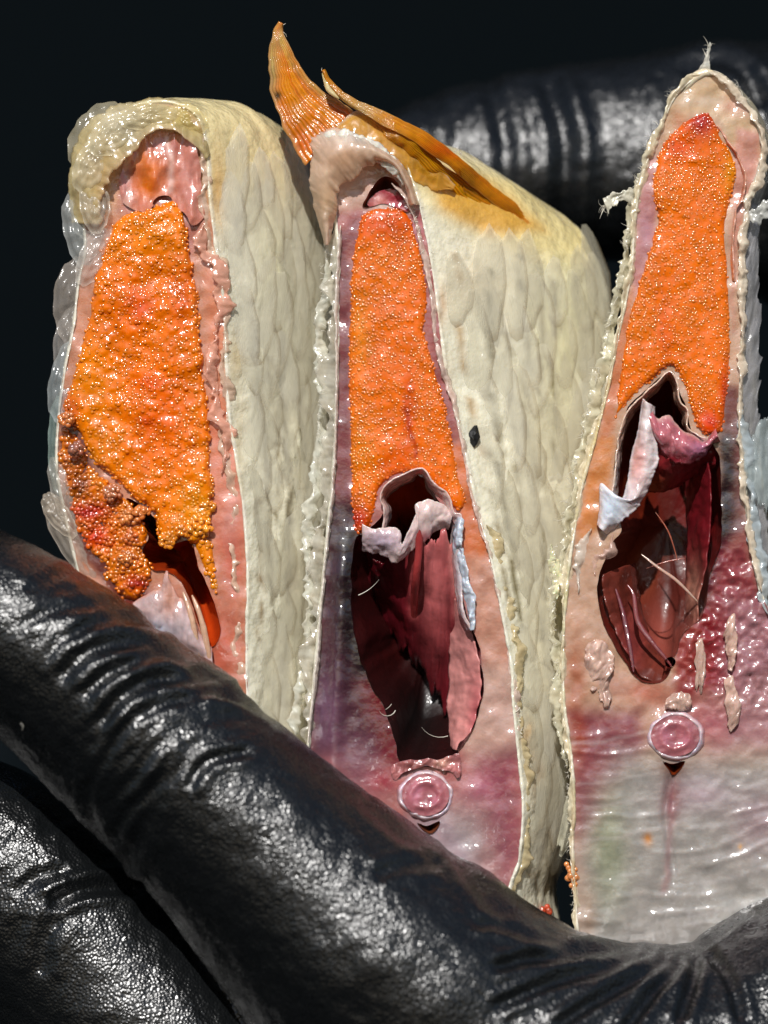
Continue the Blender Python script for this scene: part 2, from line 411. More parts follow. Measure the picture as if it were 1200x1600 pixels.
def roe(P, face, root, sp, r, proud, colour, lump=6, seed=0, name='roe', cover=1.0, step=3, lf=.03, out=.25, flat=.42):
    "roe mass: a lumpy bed with its eggs standing out of it"
    def dep(x, y):
        e = np.clip(-sdf(x, y, P), 0, 14) / 14
        return face(x, y) + 6 - (proud + 6) * np.sqrt(1 - (1 - e) ** 2) - lump * fbm(x * lf, y * lf, 0, 3, seed) - lump * .3 * fbm(x * .12, y * .12, 0, 2, seed + 4)
    bed = sheet(P, [], step, dep, colour, name, M['roe'], root)
    x, y = scatter(P, sp)
    k = RNG.uniform(size=len(x)) < cover * (.8 + .5 * fbm(x * .03, y * .03, 4, 2, seed))
    x = x[k]; y = y[k]
    rad = r * RNG.uniform(.65, 1.3, len(x)); d = dep(x, y) - rad * (out + RNG.uniform(-.1, .12, len(x)))
    c = colour(x, y) * [.86, .82, .08] * RNG.uniform(.93, 1.08, (len(x), 1)); c[:, 1] *= RNG.uniform(.92, 1.15, len(x))
    eggs('roe_eggs', np.c_[x, y, d], rad, np.clip(c, 0, 1), bed, squash=flat)
    return bed

def fibres(name, starts, root, ln=(8, 22), wid=.9, mt=None, parent=None):
    "loose torn fibres; starts = (x,y,d,dx,dy)"
    Vs = []; Fs = []; k = 0
    for (x, y, d, dx, dy) in starts:
        L = random.uniform(*ln); n = 7; a = math.atan2(dy, dx) + random.uniform(-1.1, 1.1); cur = random.uniform(-.4, .4); dz = random.uniform(-.8, .5)
        p = np.array([x, y, d], float); w0 = wid * random.uniform(.35, .85)
        for i in range(n):
            t = i / (n - 1); r = w0 * (1 - .85 * t)
            nx, ny = -math.sin(a), math.cos(a)
            for q in range(4):
                an = q * math.pi / 2
                Vs.append([p[0] + nx * r * math.cos(an), p[1] + ny * r * math.cos(an), p[2] + r * math.sin(an)])
            if i:
                for q in range(4):
                    q2 = (q + 1) % 4
                    Fs.append([k + (i - 1) * 4 + q, k + (i - 1) * 4 + q2, k + i * 4 + q2, k + i * 4 + q])
            p = p + np.array([math.cos(a), math.sin(a), dz * .5]) * L / n; a += cur
        k += n * 4
    V = np.array(Vs); o = mesh_obj(name, W(V[:, 0], V[:, 1], V[:, 2]), Fs, mt or M['fibre']); put(o, root); o['kind'] = 'stuff'; return o

def edge_fibres(P, root, count, d=-3, ln=(6, 20), sign=1, wid=.8):
    T = np.gradient(P, axis=0); T /= np.linalg.norm(T, axis=1)[:, None] + 1e-9
    st = []
    for i in range(count):
        # fibres gather in clumps
        j = int(np.clip(random.gauss(random.choice(range(0, len(P), max(1, len(P) // 12))), 3), 0, len(P) - 1))
        st.append((P[j, 0], P[j, 1], d + random.uniform(-3, 3), sign * T[j, 1] + T[j, 0] * random.uniform(-.6, .6), -sign * T[j, 0] + T[j, 1] * random.uniform(-.6, .6)))
    return fibres('torn_fibres', st, root, ln, wid)

def frayed_edge(name, key, root, colour, width=10, d=0, seed=0, rough=6, mt=None, deep=14, freq=.07, lift=6, side=None):
    "thin band of torn skin along a cut edge: ragged outline, crumpled, in several tones"
    P = resample(catmull(key, False, 8), 2.2); m = len(P)
    T = np.gradient(P, axis=0); T /= np.linalg.norm(T, axis=1)[:, None] + 1e-9; N = np.stack([T[:, 1], -T[:, 0]], -1)
    s = np.arange(m) * 2.2; nt = 9; t = np.linspace(0, 1, nt)
    width *= .85
    a1 = width * (.5 + .8 * fbm(s * .03, 0 * s, seed, 3, seed)) + rough * .8 * (.5 * fbm(s * .16, 0 * s, 1, 3, seed + 1) + 1.1 * np.maximum(0, vnoise(s * .13, 0 * s, 4, seed + 3)) ** 3)
    a0 = width * (.5 + .8 * fbm(s * .03, 0 * s, seed + 30, 3, seed + 4)) + rough * .8 * (.5 * fbm(s * .16, 0 * s, 9, 3, seed + 5) + 1.1 * np.maximum(0, vnoise(s * .13, 0 * s, 14, seed + 6)) ** 3)
    off = rough * .5 * fbm(s * .035, 0 * s, 6, 3, seed + 2)
    taper = np.clip(np.minimum(np.arange(m), m - 1 - np.arange(m)) / 10, 0, 1)
    a0 = np.maximum(a0, 1.2) * taper; a1 = np.maximum(a1, 1.2) * taper
    w_ = -a0[:, None] * (1 - t) + a1[:, None] * t + (off * taper)[:, None]
    X = P[:, 0:1] + N[:, 0:1] * w_; Y = P[:, 1:2] + N[:, 1:2] * w_
    S_ = s[:, None] + 0 * t
    D = d - lift * .5 * np.sin(np.pi * t)[None] + deep * (t[None] - .3) * .5
    D = D + 6 * fbm(X * .05, Y * .05, 0, 3, seed + 5) - 2.0 * (1 - 2 * np.abs(fbm(S_ * .03, t[None] * 1.6 + 0 * S_, seed, 3, seed + 9))) + 1.0 * fbm(X * .2, Y * .2, 0, 2, seed + 11)
    c = paint(X.ravel(), Y.ravel(), colour, [], 0, seed, .12)
    st = fbm(S_ * .1, t[None] * 2 + 0 * S_, 7, 3, seed + 13).ravel()[:, None]
    c = np.clip(c * (1 + .22 * st * np.array([.7, 1, 1.3])), 0, 1)
    return solidify(grid_part(name, X, Y, D, mt or M['edge'], root, c), 1.6)

# one fish scale, shared by all of them: a thin cupped fan, edge uneven
def scale_mesh(name, seed):
    nr, na = 4, 16; V = []; C = []
    tint = [(232,227,208),(224,219,198),(238,234,218),(228,222,200),(216,210,188)][seed % 5]
    for i in range(nr + 1):
        r = i / nr
        for j in range(na):
            a = j / na * 2 * math.pi
            pw = 1.65; k = (abs(math.cos(a)) ** pw + abs(math.sin(a)) ** pw) ** (-1 / pw)
            rr = r * k * (1 + .08 * math.sin(a * 3 + seed * 2) + .05 * math.sin(a * 7 + seed))
            V.append((rr * math.cos(a), rr * math.sin(a), (.15 * (1 - r ** 3)) - .03 * math.sin(a * 5 + seed) * r))
            f = 1 - .8 * (r > .95) * (math.cos(a + .5) > .1) * (.7 + .3 * math.sin(a * 2 + seed))
            C.append(np.array(lin(tint)) * (f ** np.array([.8, 1, 1.3])) * (1 + .06 * random.uniform(-1, 1)))
    F = []
    for i in range(nr):
        for j in range(na):
            F.append([i * na + j, i * na + (j + 1) % na, (i + 1) * na + (j + 1) % na, (i + 1) * na + j])
    o = mesh_obj(name, np.array(V), F, M['scale'], None, np.array(C)); me = o.data; bpy.data.objects.remove(o); return me
SC = [scale_mesh('scale', s) for s in range(6)]

def scales_on(skin_o, fb, D, root, u_len, u0, u1, rows, bulge=10, rad=46, dv=62, rng=random, bend=0, hi=1.0, skip=None):
    "lay scales over the side of a piece: fb = outlines, rows = index range along the outline"
    f, b, Nn, df = fb
    L = np.r_[0, np.cumsum(np.linalg.norm(np.diff(f, axis=0), axis=1))]
    a0, a1 = L[rows[0]], L[rows[1]]
    def pt(a, s):
        x = np.interp(a, L, f[:, 0]); y = np.interp(a, L, f[:, 1]); bx = np.interp(a, L, b[:, 0]); by = np.interp(a, L, b[:, 1])
        nx = np.interp(a, L, Nn[:, 0]); ny = np.interp(a, L, Nn[:, 1])
        e = s * .65 + .35 * math.sin(s * math.pi / 2); bu = bulge * math.sin(math.pi * s) + 4
        return np.array([x * (1 - e) + bx * e + nx * bu, y * (1 - e) + by * e + ny * bu, D * s])
    root_loc = Vector(root.location)
    cnt = 0; i = 0; s = u0
    while s <= u1:
        a = a0 + (dv / 2 if i % 2 else 0)
        while a < a1:
            aa = a + rng.uniform(-24, 24); s_ = s + rng.uniform(-.035, .035)
            p = pt(aa, s_)
            if skip is None or not skip(p):
                P = Vector(W(*p)); U = Vector(W(*pt(aa, s_ + .03))) - P; Vv = Vector(W(*pt(aa + 6, s_))) - P
                U.normalize(); Nz = U.cross(Vv); Nz.normalize()
                if Nz.y > 0: Nz = -Nz
                Vv = Nz.cross(U)
                # the free edge of every scale rides up over the next
                q = Matrix((U, Vv, Nz)).transposed().to_4x4()
                tilt = Matrix.Rotation(R(rng.uniform(3, 9)), 4, 'Y') @ Matrix.Rotation(R(rng.uniform(-11, 11)), 4, 'Z')
                o = bpy.data.objects.new('scale', SC[rng.randrange(6)]); COL.objects.link(o); o.parent = root
                r = rad * S * rng.uniform(.88, 1.12)
                o.matrix_local = Matrix.Translation(P - root_loc + Nz * 1.5 * S) @ q @ tilt.inverted() @ Matrix.Diagonal((r, r * rng.uniform(2.0, 3.2), r * .4, 1))
                cnt += 1
            a += dv
        s += u_len; i += 1
    return cnt

def loose_scale(cx, cy, d, rx, ry, ang, root, seed=0, tint=(205, 205, 200), yaw=0):
    "a large see-through scale standing off the edge"
    nr, na = 9, 36; X = []; Y = []; D = []
    for i in range(nr + 1):
        r = i / nr
        for j in range(na):
            a = j / na * 2 * math.pi
            rr = r * (1 + .05 * math.sin(3 * a + seed) + .03 * math.sin(11 * a + seed * 2))
            u, v = rr * math.cos(a) * rx, rr * math.sin(a) * ry
            X.append(cx + u * math.cos(ang) - v * math.sin(ang)); Y.append(cy + u * math.sin(ang) + v * math.cos(ang))
            D.append(d + r * r * 10 + yaw * u + 2.0 * math.sin(a * 9 + seed) * r + 2 * math.sin(r * 16))
    X = np.array(X); Y = np.array(Y); D = np.array(D) + 6 * fbm(X * .03, Y * .03, 0, 3, seed)
    F = [[i * na + j, i * na + (j + 1) % na, (i + 1) * na + (j + 1) % na, (i + 1) * na + j] for i in range(nr) for j in range(na)]
    c = paint(X, Y, tint, [], 0, seed, .12)
    rim = np.repeat(np.arange(nr + 1) / nr, na)[:, None] > .93
    c = np.where(rim, np.clip(c * 1.25, 0, 1), c)
    return put(mesh_obj('loose_scale', W(X, Y, D), F, M['film'], None, c), root)

def tube_part(name, K, rad, mt, root, colour, n=10, seed=0, wob=1.5, taper=True, flat=1.0):
    P = resample3(catmull(K, False, 10), 4); m = len(P)
    T = np.gradient(P, axis=0); T /= np.linalg.norm(T, axis=1)[:, None] + 1e-9
    up = np.array([0, 0, 1.0]); A = np.cross(T, up); A /= np.linalg.norm(A, axis=1)[:, None] + 1e-6; B = np.cross(T, A)
    a = np.arange(n) / n * 2 * math.pi
    t = np.linspace(0, 1, m); prof = (np.sin(np.pi * np.clip(t * .98 + .01, 0, 1)) ** .4 if taper else np.ones(m)) * rad
    r = prof[:, None] * (1 + .18 * fbm(P[:, 0:1] * .08 + np.cos(a), P[:, 1:2] * .08 + np.sin(a), 0, 3, seed))
    Q = P[:, None] + A[:, None] * (r * np.cos(a))[..., None] + B[:, None] * (r * np.sin(a) * flat)[..., None]
    c = paint(Q[..., 0].ravel(), Q[..., 1].ravel(), colour, [], 0, seed, .14)
    # grid_part closes in u, so put the ring direction first
    Q = Q.transpose(1, 0, 2); c = c.reshape(m, n, 3).transpose(1, 0, 2).reshape(-1, 3)
    return grid_part(name, Q[..., 0], Q[..., 1], Q[..., 2], mt, root, c, closeu=True)

def resample3(P, step):
    L = np.r_[0, np.cumsum(np.linalg.norm(np.diff(P, axis=0), axis=1))]; n = max(5, int(L[-1] / step)); t = np.linspace(0, L[-1], n)
    return np.stack([np.interp(t, L, P[:, k]) for k in range(P.shape[1])], -1)

def vertebra(cx, cy, face, rx, ry, irx, iry, root, seed=0, ang=0):
    "bony ring with soft pink core, seen end on"
    n, k = 72, 14; a = np.arange(n) / n * 2 * math.pi; v = np.linspace(0, 1, k)
    d0 = float(face(np.array([cx]), np.array([cy]))[0])
    def ring(prx, pry): return cx + prx * np.cos(a + ang), cy + pry * np.sin(a + ang)
    X = []; Y = []; D = []
    for t in v:
        q = irx + (rx - irx) * t, iry + (ry - iry) * t
        wb = 1 + .11 * fbm(np.cos(a) * 1.5, np.sin(a) * 1.5, seed, 3, seed)
        x, y = cx + q[0] * wb * np.cos(a), cy + q[1] * wb * np.sin(a)
        X.append(x); Y.append(y); D.append(d0 + 6 - 9 * np.sin(np.pi * (t * .8 + .05)) ** .8 + 9 * t ** 3 + 5 * fbm(x * .1, y * .1, 0, 2, seed))
    X, Y, D = [np.array(q).T for q in (X, Y, D)]
    c = paint(X.ravel(), Y.ravel(), (204, 180, 184), [('b', cx - rx * .6, cy - ry * .3, 22, 30, (225, 205, 220), .7), ('b', cx + rx * .7, cy + ry * .4, 20, 24, (190,178,200), .5)], 3, seed, .12)
    tt = np.tile(v, n)[:, None]; e = sm((tt - .62) / .38); c = c * (1 - e * .85) + lin((168, 108, 116)) * e * .85
    vb = grid_part('vertebra', X, Y, D, M['bone'], root, c, closeu=True)
    Pm = np.c_[cx + (irx + 3) * np.cos(a), cy + (iry + 3) * np.sin(a)]
    def dep(x, y):
        r = np.sqrt(((x - cx) / irx) ** 2 + ((y - cy) / iry) ** 2)
        return d0 - 4 - 4 * np.exp(-((r - .66) / .16) ** 2) + 1 * np.exp(-(r / .35) ** 2) - 1.5 * fbm(x * .15, y * .15, 0, 2, seed)
    sheet(Pm, [], 2.5, dep, lambda x, y: paint(x, y, (160, 100, 106), [('b', cx, cy, 16, 14, (150, 82, 92), .7), ('b', cx - 16, cy - 2, 9, 14, (205, 140, 160), .5), ('b', cx + 14, cy + 8, 10, 8, (196, 120, 140), .5)], 6, seed, .2), 'vertebra_core', M['flesh'], vb)
    return vb

# ================================================================== LEFT PIECE
p1 = thing('fish_piece', 'leftmost fish piece, crumbly roe spilling low at its left, see-through scales along that edge', 'fish piece', (260, 1200, 60), 'cut fish pieces held in the hand')
NK[p1.name] = 1
face1 = lambda x, y: 6 + (np.asarray(x) - 250) * -.10 + 0 * np.asarray(y) + 4 * fbm(np.asarray(x) * .02, np.asarray(y) * .02, 0, 3, 41)
FACE[1] = face1
F1 = [(205,165),(262,158),(308,180),(324,235),(328,300),(336,370),(346,430),(352,500),(355,580),(359,650),(372,730),(382,800),(388,900),(386,1000),(388,1100),(400,1250),(300,1300),(200,1180),(150,1000),(118,880),(100,800),(88,730),(90,660),(100,580),(114,510),(122,440),(132,385),(126,300),(134,225),(165,185)]
B1_ = [(350,172),(420,186),(458,222),(480,275),(496,335),(505,400),(510,455),(513,520),(514,580),(515,650),(516,730),(516,800),(514,900),(512,1000),(508,1100),(505,1250),(430,1300),(380,1180),(350,1000),(330,880),(315,800),(305,730),(300,660),(300,580),(300,510),(300,440),(300,385),(300,300),(305,225),(320,190)]
B1 = [b if i < 16 else (max(min(b[0], f[0] + 60), 150) if f[0] < 200 else b[0], b[1]) for i, (f, b) in enumerate(zip(F1, B1_))]
O1 = poly(F1, 1.0, 3)
H1 = poly([(198,778),(238,806),(258,850),(296,846),(312,890),(334,940),(344,990),(330,1012),(312,980),(298,940),(280,905),(258,892),(238,890),(222,862),(232,838),(212,808)], 2, 4)
def c_flesh1(x, y):
    return paint(x, y, (205, 150, 125), [
        ('p', [(120,160),(320,160),(330,330),(120,330)], (205,165,120), 20, 1),
        ('p', [(205,210),(250,200),(310,225),(318,330),(300,400),(215,340),(180,330),(185,260)], (190,130,120), 12, .9),
        ('b', 205, 290, 22, 45, (190,120,110), .7),
        ('p', [(318,420),(360,420),(372,700),(330,700)], (220,150,120), 8, .8),
        ('p', [(325,640),(372,640),(385,850),(335,860)], (220,145,120), 8, .9),
        ('b', 362, 870, 22, 60, (200,100,85), .8),
        ('b', 352, 1010, 30, 80, (205,110,90), .8),
        ('b', 360, 800, 16, 60, (225,170,160), .6),
        ('p', [(90,660),(130,680),(160,760),(240,940),(200,960),(110,840)], (110,45,35), 10, .95),
        ('b', 240, 960, 60, 40, (150,60,45), .8), ('b', 300, 1040, 50, 40, (190,100,80), .8),
    ], 7, 1, .12)
fl1 = sheet(O1, [H1], 3.0, lambda x, y: face1(x, y) + 4 * fbm(x * .03, y * .03, 0, 2, 8), c_flesh1, 'flesh', M['flesh'], p1)
def c_skin1(x, y, s):
    return paint(x, y, (226, 221, 200), [
        ('p', [(100,120),(520,120),(520,330),(400,300),(330,330),(100,330)], (220,202,150), 50, .8),
        ('b', 470, 500, 40, 120, (165,165,140), .6), ('b', 430, 420, 30, 120, (205,200,165), .6),
        ('b', 340, 300, 14, 60, (205,150,80), .6),
        ('l', [(395,470),(400,600),(415,700),(420,820),(425,940)], (120,105,75), 3, .95), ('l', [(418,560),(432,640),(436,760),(430,860)], (132,116,84), 2.5, .8), ('l', [(486,640),(490,760),(486,860),(478,980)], (120,108,80), 2.5, .8), ('l', [(404,780),(410,880),(404,1000)], (150,124,84), 2.5, .8),
        ('l', [(440,520),(448,700),(455,800),(450,960),(440,1100)], (110,98,75), 5, .95),
        ('l', [(470,600),(480,760),(478,900)], (120,110,85), 4, .8),
        ('b', 462, 900, 12, 26, (105,85,60), .7), ('b', 408, 905, 8, 8, (130,100,60), .7),
        ('b', 365, 560, 14, 40, (190,160,100), .5), ('b', 372, 700, 10, 90, (185,165,125), .5),
    ], 8, 2, .10)
sk1, fb1 = body_skin('skin', F1, B1, 180, p1, c_skin1, seed=5, bulge=12, rim=3)
cavity('body_cavity', H1, lambda x, y: face1(x, y) - 2, 130, (10, -10), p1, lambda x, y, s: paint(x, y, (165, 62, 24), [('b', 235, 840, 30, 40, (70,22,14), .8)], 5, 3, .15), .5, 3)
def c_roe1(x, y):
    return paint(x, y, (238, 132, 22), [
        ('b', 190, 480, 45, 90, (235,118,30), .8), ('b', 245, 420, 30, 50, (232,120,60), .8), ('b', 218, 480, 24, 28, (222,92,50), .9), ('b', 285, 470, 22, 60, (205,80,30), .6),
        ('b', 140, 600, 40, 60, (238,142,32), .8), ('b', 250, 640, 60, 110, (240,112,14), .8), ('b', 225, 660, 14, 12, (215,70,20), .6), ('b', 235, 600, 20, 12, (215,60,30), .4),
        ('b', 305, 800, 30, 50, (240,150,24), .9), ('b', 230, 370, 40, 30, (240,140,60), .8), ('b', 150, 700, 40, 30, (225,130,50), .8), ('b', 110, 640, 14, 30, (190,80,40), .7)], 8, 4, .12)
R1 = poly([(219,328),(194,334),(165,378),(150,420),(140,495),(124,545),(111,590),(98,630),(100,662),(119,672),(152,727),(198,768),(240,802),(248,828),(266,852),(284,836),(298,846),(318,846),(330,828),(334,780),(328,727),(328,664),(320,602),(315,537),(308,453),(299,391),(290,337),(273,312),(248,322)], 6, 6, 4)
roe(R1, face1, p1, 5.8, 3.1, 14, c_roe1, 7, 7, cover=.85, out=-.26)
R1b = poly([(300,838),(318,836),(332,850),(336,880),(341,936),(330,915),(312,880)], 2, 7, 4)
roe(R1b, face1, p1, 7, 4.0, 8, lambda x, y: paint(x, y, (236,140,24), [], 3, 5, .12), 3, 8)
R1c = poly([(98,672),(120,680),(150,730),(196,772),(212,804),(232,838),(222,862),(236,888),(226,925),(196,938),(160,890),(124,830),(104,770),(92,720)], 5, 8, 4)
c_r1c = lambda x, y: paint(x, y, (226, 124, 44), [('b', 140, 800, 40, 16, (170,24,20), .9), ('b', 200, 790, 26, 22, (215,120,55), .9), ('b', 150, 840, 26, 20, (200,40,24), .8), ('b', 185, 880, 30, 18, (205,110,40), .8), ('b', 215, 912, 24, 14, (165,26,26), .9), ('b', 110, 720, 16, 40, (150,76,50), .6), ('b', 215, 815, 22, 14, (215,120,50), .8), ('b', 125, 760, 16, 20, (70,24,24), .8)], 6, 6, .2)
roe(R1c, face1, p1, 7.0, 4.0, 7, c_r1c, 10, 9, lf=.05, out=-.1, flat=.75)
# lumps of roe that have rolled loose over the gap
for k, (cx, cy, r0, dd, cc) in enumerate([(262,842,15,-14,(236,132,26)),(312,822,20,-18,(238,138,24)),(285,828,14,-16,(236,128,24)),(322,790,14,-14,(238,136,22)),(205,806,16,-8,(220,125,60)),(222,800,11,-6,(215,115,50)),(240,296,0,0,0),(196,872,13,-9,(205,110,44)),(120,702,12,-12,(150,90,70)),(176,770,14,-8,(190,110,70)),(104,655,12,-12,(215,120,60)),(205,838,12,-6,(205,100,40))]):
    if not r0: continue
    m = int(r0 * r0 * .16) + 8; v = RNG.normal(size=(m, 3)); v /= np.linalg.norm(v, axis=1)[:, None]; v *= r0 * RNG.uniform(.6, 1, (m, 1)); v[:, 2] = -np.abs(v[:, 2])
    eggs('roe_clump', v * [1, .9, .7] + [cx, cy, dd + 8], RNG.uniform(3.4, 5.0, m), np.clip(lin(cc) * RNG.uniform(.75, 1.25, (m, 1)), 0, 1), p1)
# tissue above the roe
def c_tis(x, y): return paint(x, y, (190, 122, 104), [('b', 232, 262, 26, 40, (206,116,62), .9), ('b', 225, 290, 18, 18, (214,110,30), .8), ('b', 262, 225, 40, 16, (166,104,98), .9), ('b', 296, 280, 16, 60, (200,140,130), .9), ('l', [(262,215),(268,250),(262,300)], (216,180,170), 5, .8), ('l', [(200,250),(196,290),(200,325)], (220,190,176), 6, .8), ('b', 192, 285, 14, 40, (190,130,125), .9)], 6, 12, .14)
T1 = poly([(196,320),(186,290),(196,250),(214,222),(250,206),(284,212),(308,236),(314,290),(318,340),(300,352),(286,330),(262,330),(246,318),(226,330)], 3, 15)
TH = poly([(238,318),(246,308),(262,306),(270,316),(256,328),(244,328)], 1.5, 16)
sheet(T1, [TH], 2.6, lambda x, y: face1(x, y) - 5 - 10 * np.exp(-((x - 242) / 26) ** 2 - ((y - 270) / 34) ** 2) - 7 * np.exp(-((x - 300) / 12) ** 2) - 9 * fbm(x * .07, y * .025, 0, 3, 17), c_tis, 'torn_tissue', M['flesh'], p1)
# rolled skin over the top
ribbon('skin_flap', [(158,350,-2),(160,306,-14),(180,262,-22),(212,236,-24),(236,208,-24),(268,204,-22),(300,222,-16),(322,250,-6)],
       [(112,350,20),(108,270,20),(130,200,20),(180,166,18),(235,155,18),(282,158,16),(318,190,16),(330,235,10)], M['gel'], p1, (220, 200, 150), 90, 26, 9, .03, 22, 2, bow=9, cre=1.5, cf=.3, rag=.05, edge=(226, 196, 150), layers=[('b', 160, 280, 20, 40, (214,176,120), .6), ('b', 190, 190, 40, 26, (222,214,190), .8), ('b', 300, 180, 40, 20, (226,204,120), .8)])
# see-through scales down the left
for k, (cx, cy, d, rx, ry, an, tint) in enumerate([(176,210,-30,44,30,-.6,(222,214,186)),(236,180,-28,52,24,-.1,(226,214,176)),(142,262,-22,28,44,.25,(220,212,188)),(292,186,-20,34,24,.4,(226,208,150)),(148,322,-16,24,42,-.1,(216,210,196))]):
    loose_scale(cx, cy, d, rx, ry, an, p1, k + 30, tint, .1)
for k, (cx, cy, d, rx, ry, an, tint) in enumerate([(160,222,30,52,62,.3,(214,206,180)),(138,300,22,30,74,.05,(205,205,198)),(132,360,10,34,64,-.2,(205,208,205)),(150,400,2,26,50,.5,(214,208,200)),(116,470,22,32,72,.1,(196,186,176)),(108,540,30,24,60,.05,(196,190,184)),(102,600,18,26,66,.12,(190,196,196)),(96,700,24,22,78,-.04,(170,190,182)),(104,770,14,24,60,-.3,(196,190,180)),(118,850,14,26,80,-.55,(196,184,170)),(92,805,4,18,42,-.6,(214,200,182)),(160,930,18,30,70,-.7,(186,170,160))]):
    loose_scale(cx, cy, d, rx, ry, an, p1, k, tint, .1)
# pale frayed skin between cut and side
frayed_edge('skin_edge', [(318,215),(322,260),(318,320),(326,380),(345,430),(352,500),(350,560),(356,620),(352,700),(368,780),(366,860),(374,940),(370,1010),(384,1090)], p1, (228,200,178), 15, -2, 31, 7)
frayed_edge('skin_edge', [(318,350),(322,400),(340,425),(345,470),(338,520),(334,580),(344,640),(352,700),(346,740)], p1, (232,180,158), 22, -8, 32, 9)
frayed_edge('skin_edge', [(372,760),(382,850),(376,930),(384,1000),(392,1100)], p1, (222,205,188), 20, 6, 33, 9)
# silvery membrane at the foot
ribbon('membrane', [(206,944,-6),(226,930,-14),(252,916,-20),(262,890,-22),(272,925,-24),(290,945,-20),(310,985,-14),(330,1012,-8)],
       [(214,960,2),(240,990,-6),(262,1008,-8),(282,1018,-10),(300,1026,-10),(312,1040,-8),(325,1048,-4),(338,1060,0)], M['membrane'], p1, (206, 178, 176), 80, 26, 8, .03, 41, 3, bow=12, rag=.05, cf=.3, cre=3, edge=(222,160,140), layers=[('b', 240, 985, 40, 16, (205,205,218), .9), ('b', 265, 930, 12, 30, (205,140,110), .7)])
for K in ([(300,930,-20),(312,960,-26),(322,1000,-24),(330,1045,-16)], [(286,925,-22),(298,960,-28),(306,1000,-24),(318,1040,-12)]):
    tube_part('tendon', K, 5, M['membrane'], p1, (214, 176, 150), seed=5)
edge_fibres(fb1[0][30:190], p1, 60, -2, (4, 11), 1, .6)
scales_on(sk1, fb1, 180, p1, .13, .12, .97, (30, 212), 12, 27, 80, skip=lambda p: p[1] < 262)

# ================================================================== MIDDLE PIECE
p2 = thing('fish_piece', 'middle fish piece with orange fins over its top and a deep dark red cavity', 'fish piece', (660, 1400, 60), 'cut fish pieces held in the hand')
NK[p2.name] = 2
face2 = lambda x, y: 0 + (np.asarray(x) - 640) * -.06 + 3 * fbm(np.asarray(x) * .02, np.asarray(y) * .02, 0, 3, 51)
FACE[2] = face2
F2 = [(590,205),(622,228),(648,290),(668,370),(680,440),(690,520),(702,600),(724,690),(746,790),(767,868),(783,945),(800,1040),(803,1100),(812,1187),(818,1258),(812,1342),(796,1395),(790,1500),(650,1560),(520,1420),(474,1250),(482,1160),(490,1060),(500,950),(512,820),(520,740),(526,600),(527,480),(528,400),(524,330),(530,260),(555,215)]
B2_ = [(740,262),(820,300),(890,345),(928,390),(948,440),(958,510),(964,600),(966,690),(966,790),(962,868),(954,945),(946,1040),(942,1100),(926,1187),(908,1258),(880,1342),(868,1395),(860,1500),(800,1560),(720,1420),(690,1250),(685,1160),(685,1060),(690,950),(700,820),(705,740),(710,600),(712,480),(710,400),(705,340),(700,290),(715,265)]
B2 = [b if i < 18 else (min(b[0], f[0] + 55), b[1]) for i, (f, b) in enumerate(zip(F2, B2_))]
O2 = poly(F2, 1.0, 53)
H2 = poly([(600,800),(596,770),(612,750),(645,738),(668,756),(690,790),(708,815),(716,860),(722,930),(737,980),(750,1020),(755,1075),(742,1135),(718,1172),(705,1195),(664,1198),(628,1192),(614,1150),(600,1105),(578,1068),(560,1020),(550,950),(550,880),(556,840),(574,830)], 3, 54)
HP = poly([(566,322),(580,296),(598,276),(618,282),(630,304),(640,330),(622,326),(600,318),(582,322)], 1.5, 55)
def c_flesh2(x, y):
    return paint(x, y, (186, 128, 124), [
        ('p', [(480,150),(660,150),(690,330),(520,330)], (214,180,165), 10, 1),
        ('b', 556, 360, 16, 30, (150,85,95), .8), ('b', 650, 350, 14, 40, (178,98,110), .8),
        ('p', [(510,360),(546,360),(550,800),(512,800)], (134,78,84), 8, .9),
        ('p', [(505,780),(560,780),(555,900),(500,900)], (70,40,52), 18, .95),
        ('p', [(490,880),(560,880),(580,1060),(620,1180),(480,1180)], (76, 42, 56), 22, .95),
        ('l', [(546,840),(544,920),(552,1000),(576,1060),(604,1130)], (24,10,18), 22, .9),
        ('b', 512, 1110, 24, 60, (134,102,124), .8), ('b', 560, 1190, 50, 50, (136,92,108), .8),
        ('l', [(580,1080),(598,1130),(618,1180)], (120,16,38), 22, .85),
        ('b', 600, 1215, 22, 16, (176,60,80), .7),
        ('p', [(650,400),(690,400),(712,690),(690,700)], (166,100,100), 8, .9),
        ('p', [(700,690),(745,690),(770,870),(725,900),(715,780)], (210,128,84), 12, .9),
        ('p', [(725,870),(780,870),(805,1060),(760,1080)], (208,160,140), 12, .9),
        ('p', [(750,1040),(810,1040),(815,1180),(740,1200),(720,1160)], (204,172,160), 14, .9),
        ('p', [(745,1180),(812,1170),(816,1330),(790,1380),(760,1300)], (150, 82, 96), 26, .9),
        ('b', 750, 1230, 30, 26, (186,110,130), .8), ('b', 720, 1320, 44, 70, (172,164,166), .9), ('b', 700, 1400, 80, 40, (168,162,162), .9),
        ('b', 700, 1210, 24, 20, (170,100,100), .7), ('b', 672, 1292, 14, 14, (90,50,40), .8),
        ('p', [(640,1280),(700,1270),(760,1400),(660,1400)], (190,170,176), 14, .8),
    ], 7, 61, .13)
NH = poly([(652,1286),(668,1290),(688,1282),(680,1298),(668,1302)], 2, 56)
fl2 = sheet(O2, [H2, HP, NH], 3.0, lambda x, y: face2(x, y) + 3 * fbm(x * .03, y * .03, 0, 2, 58) - 10 * np.exp(-((x - 530 + (y - 1000) * .05) / 14) ** 2) * sm((y - 800) / 100), c_flesh2, 'flesh', M['flesh'], p2)
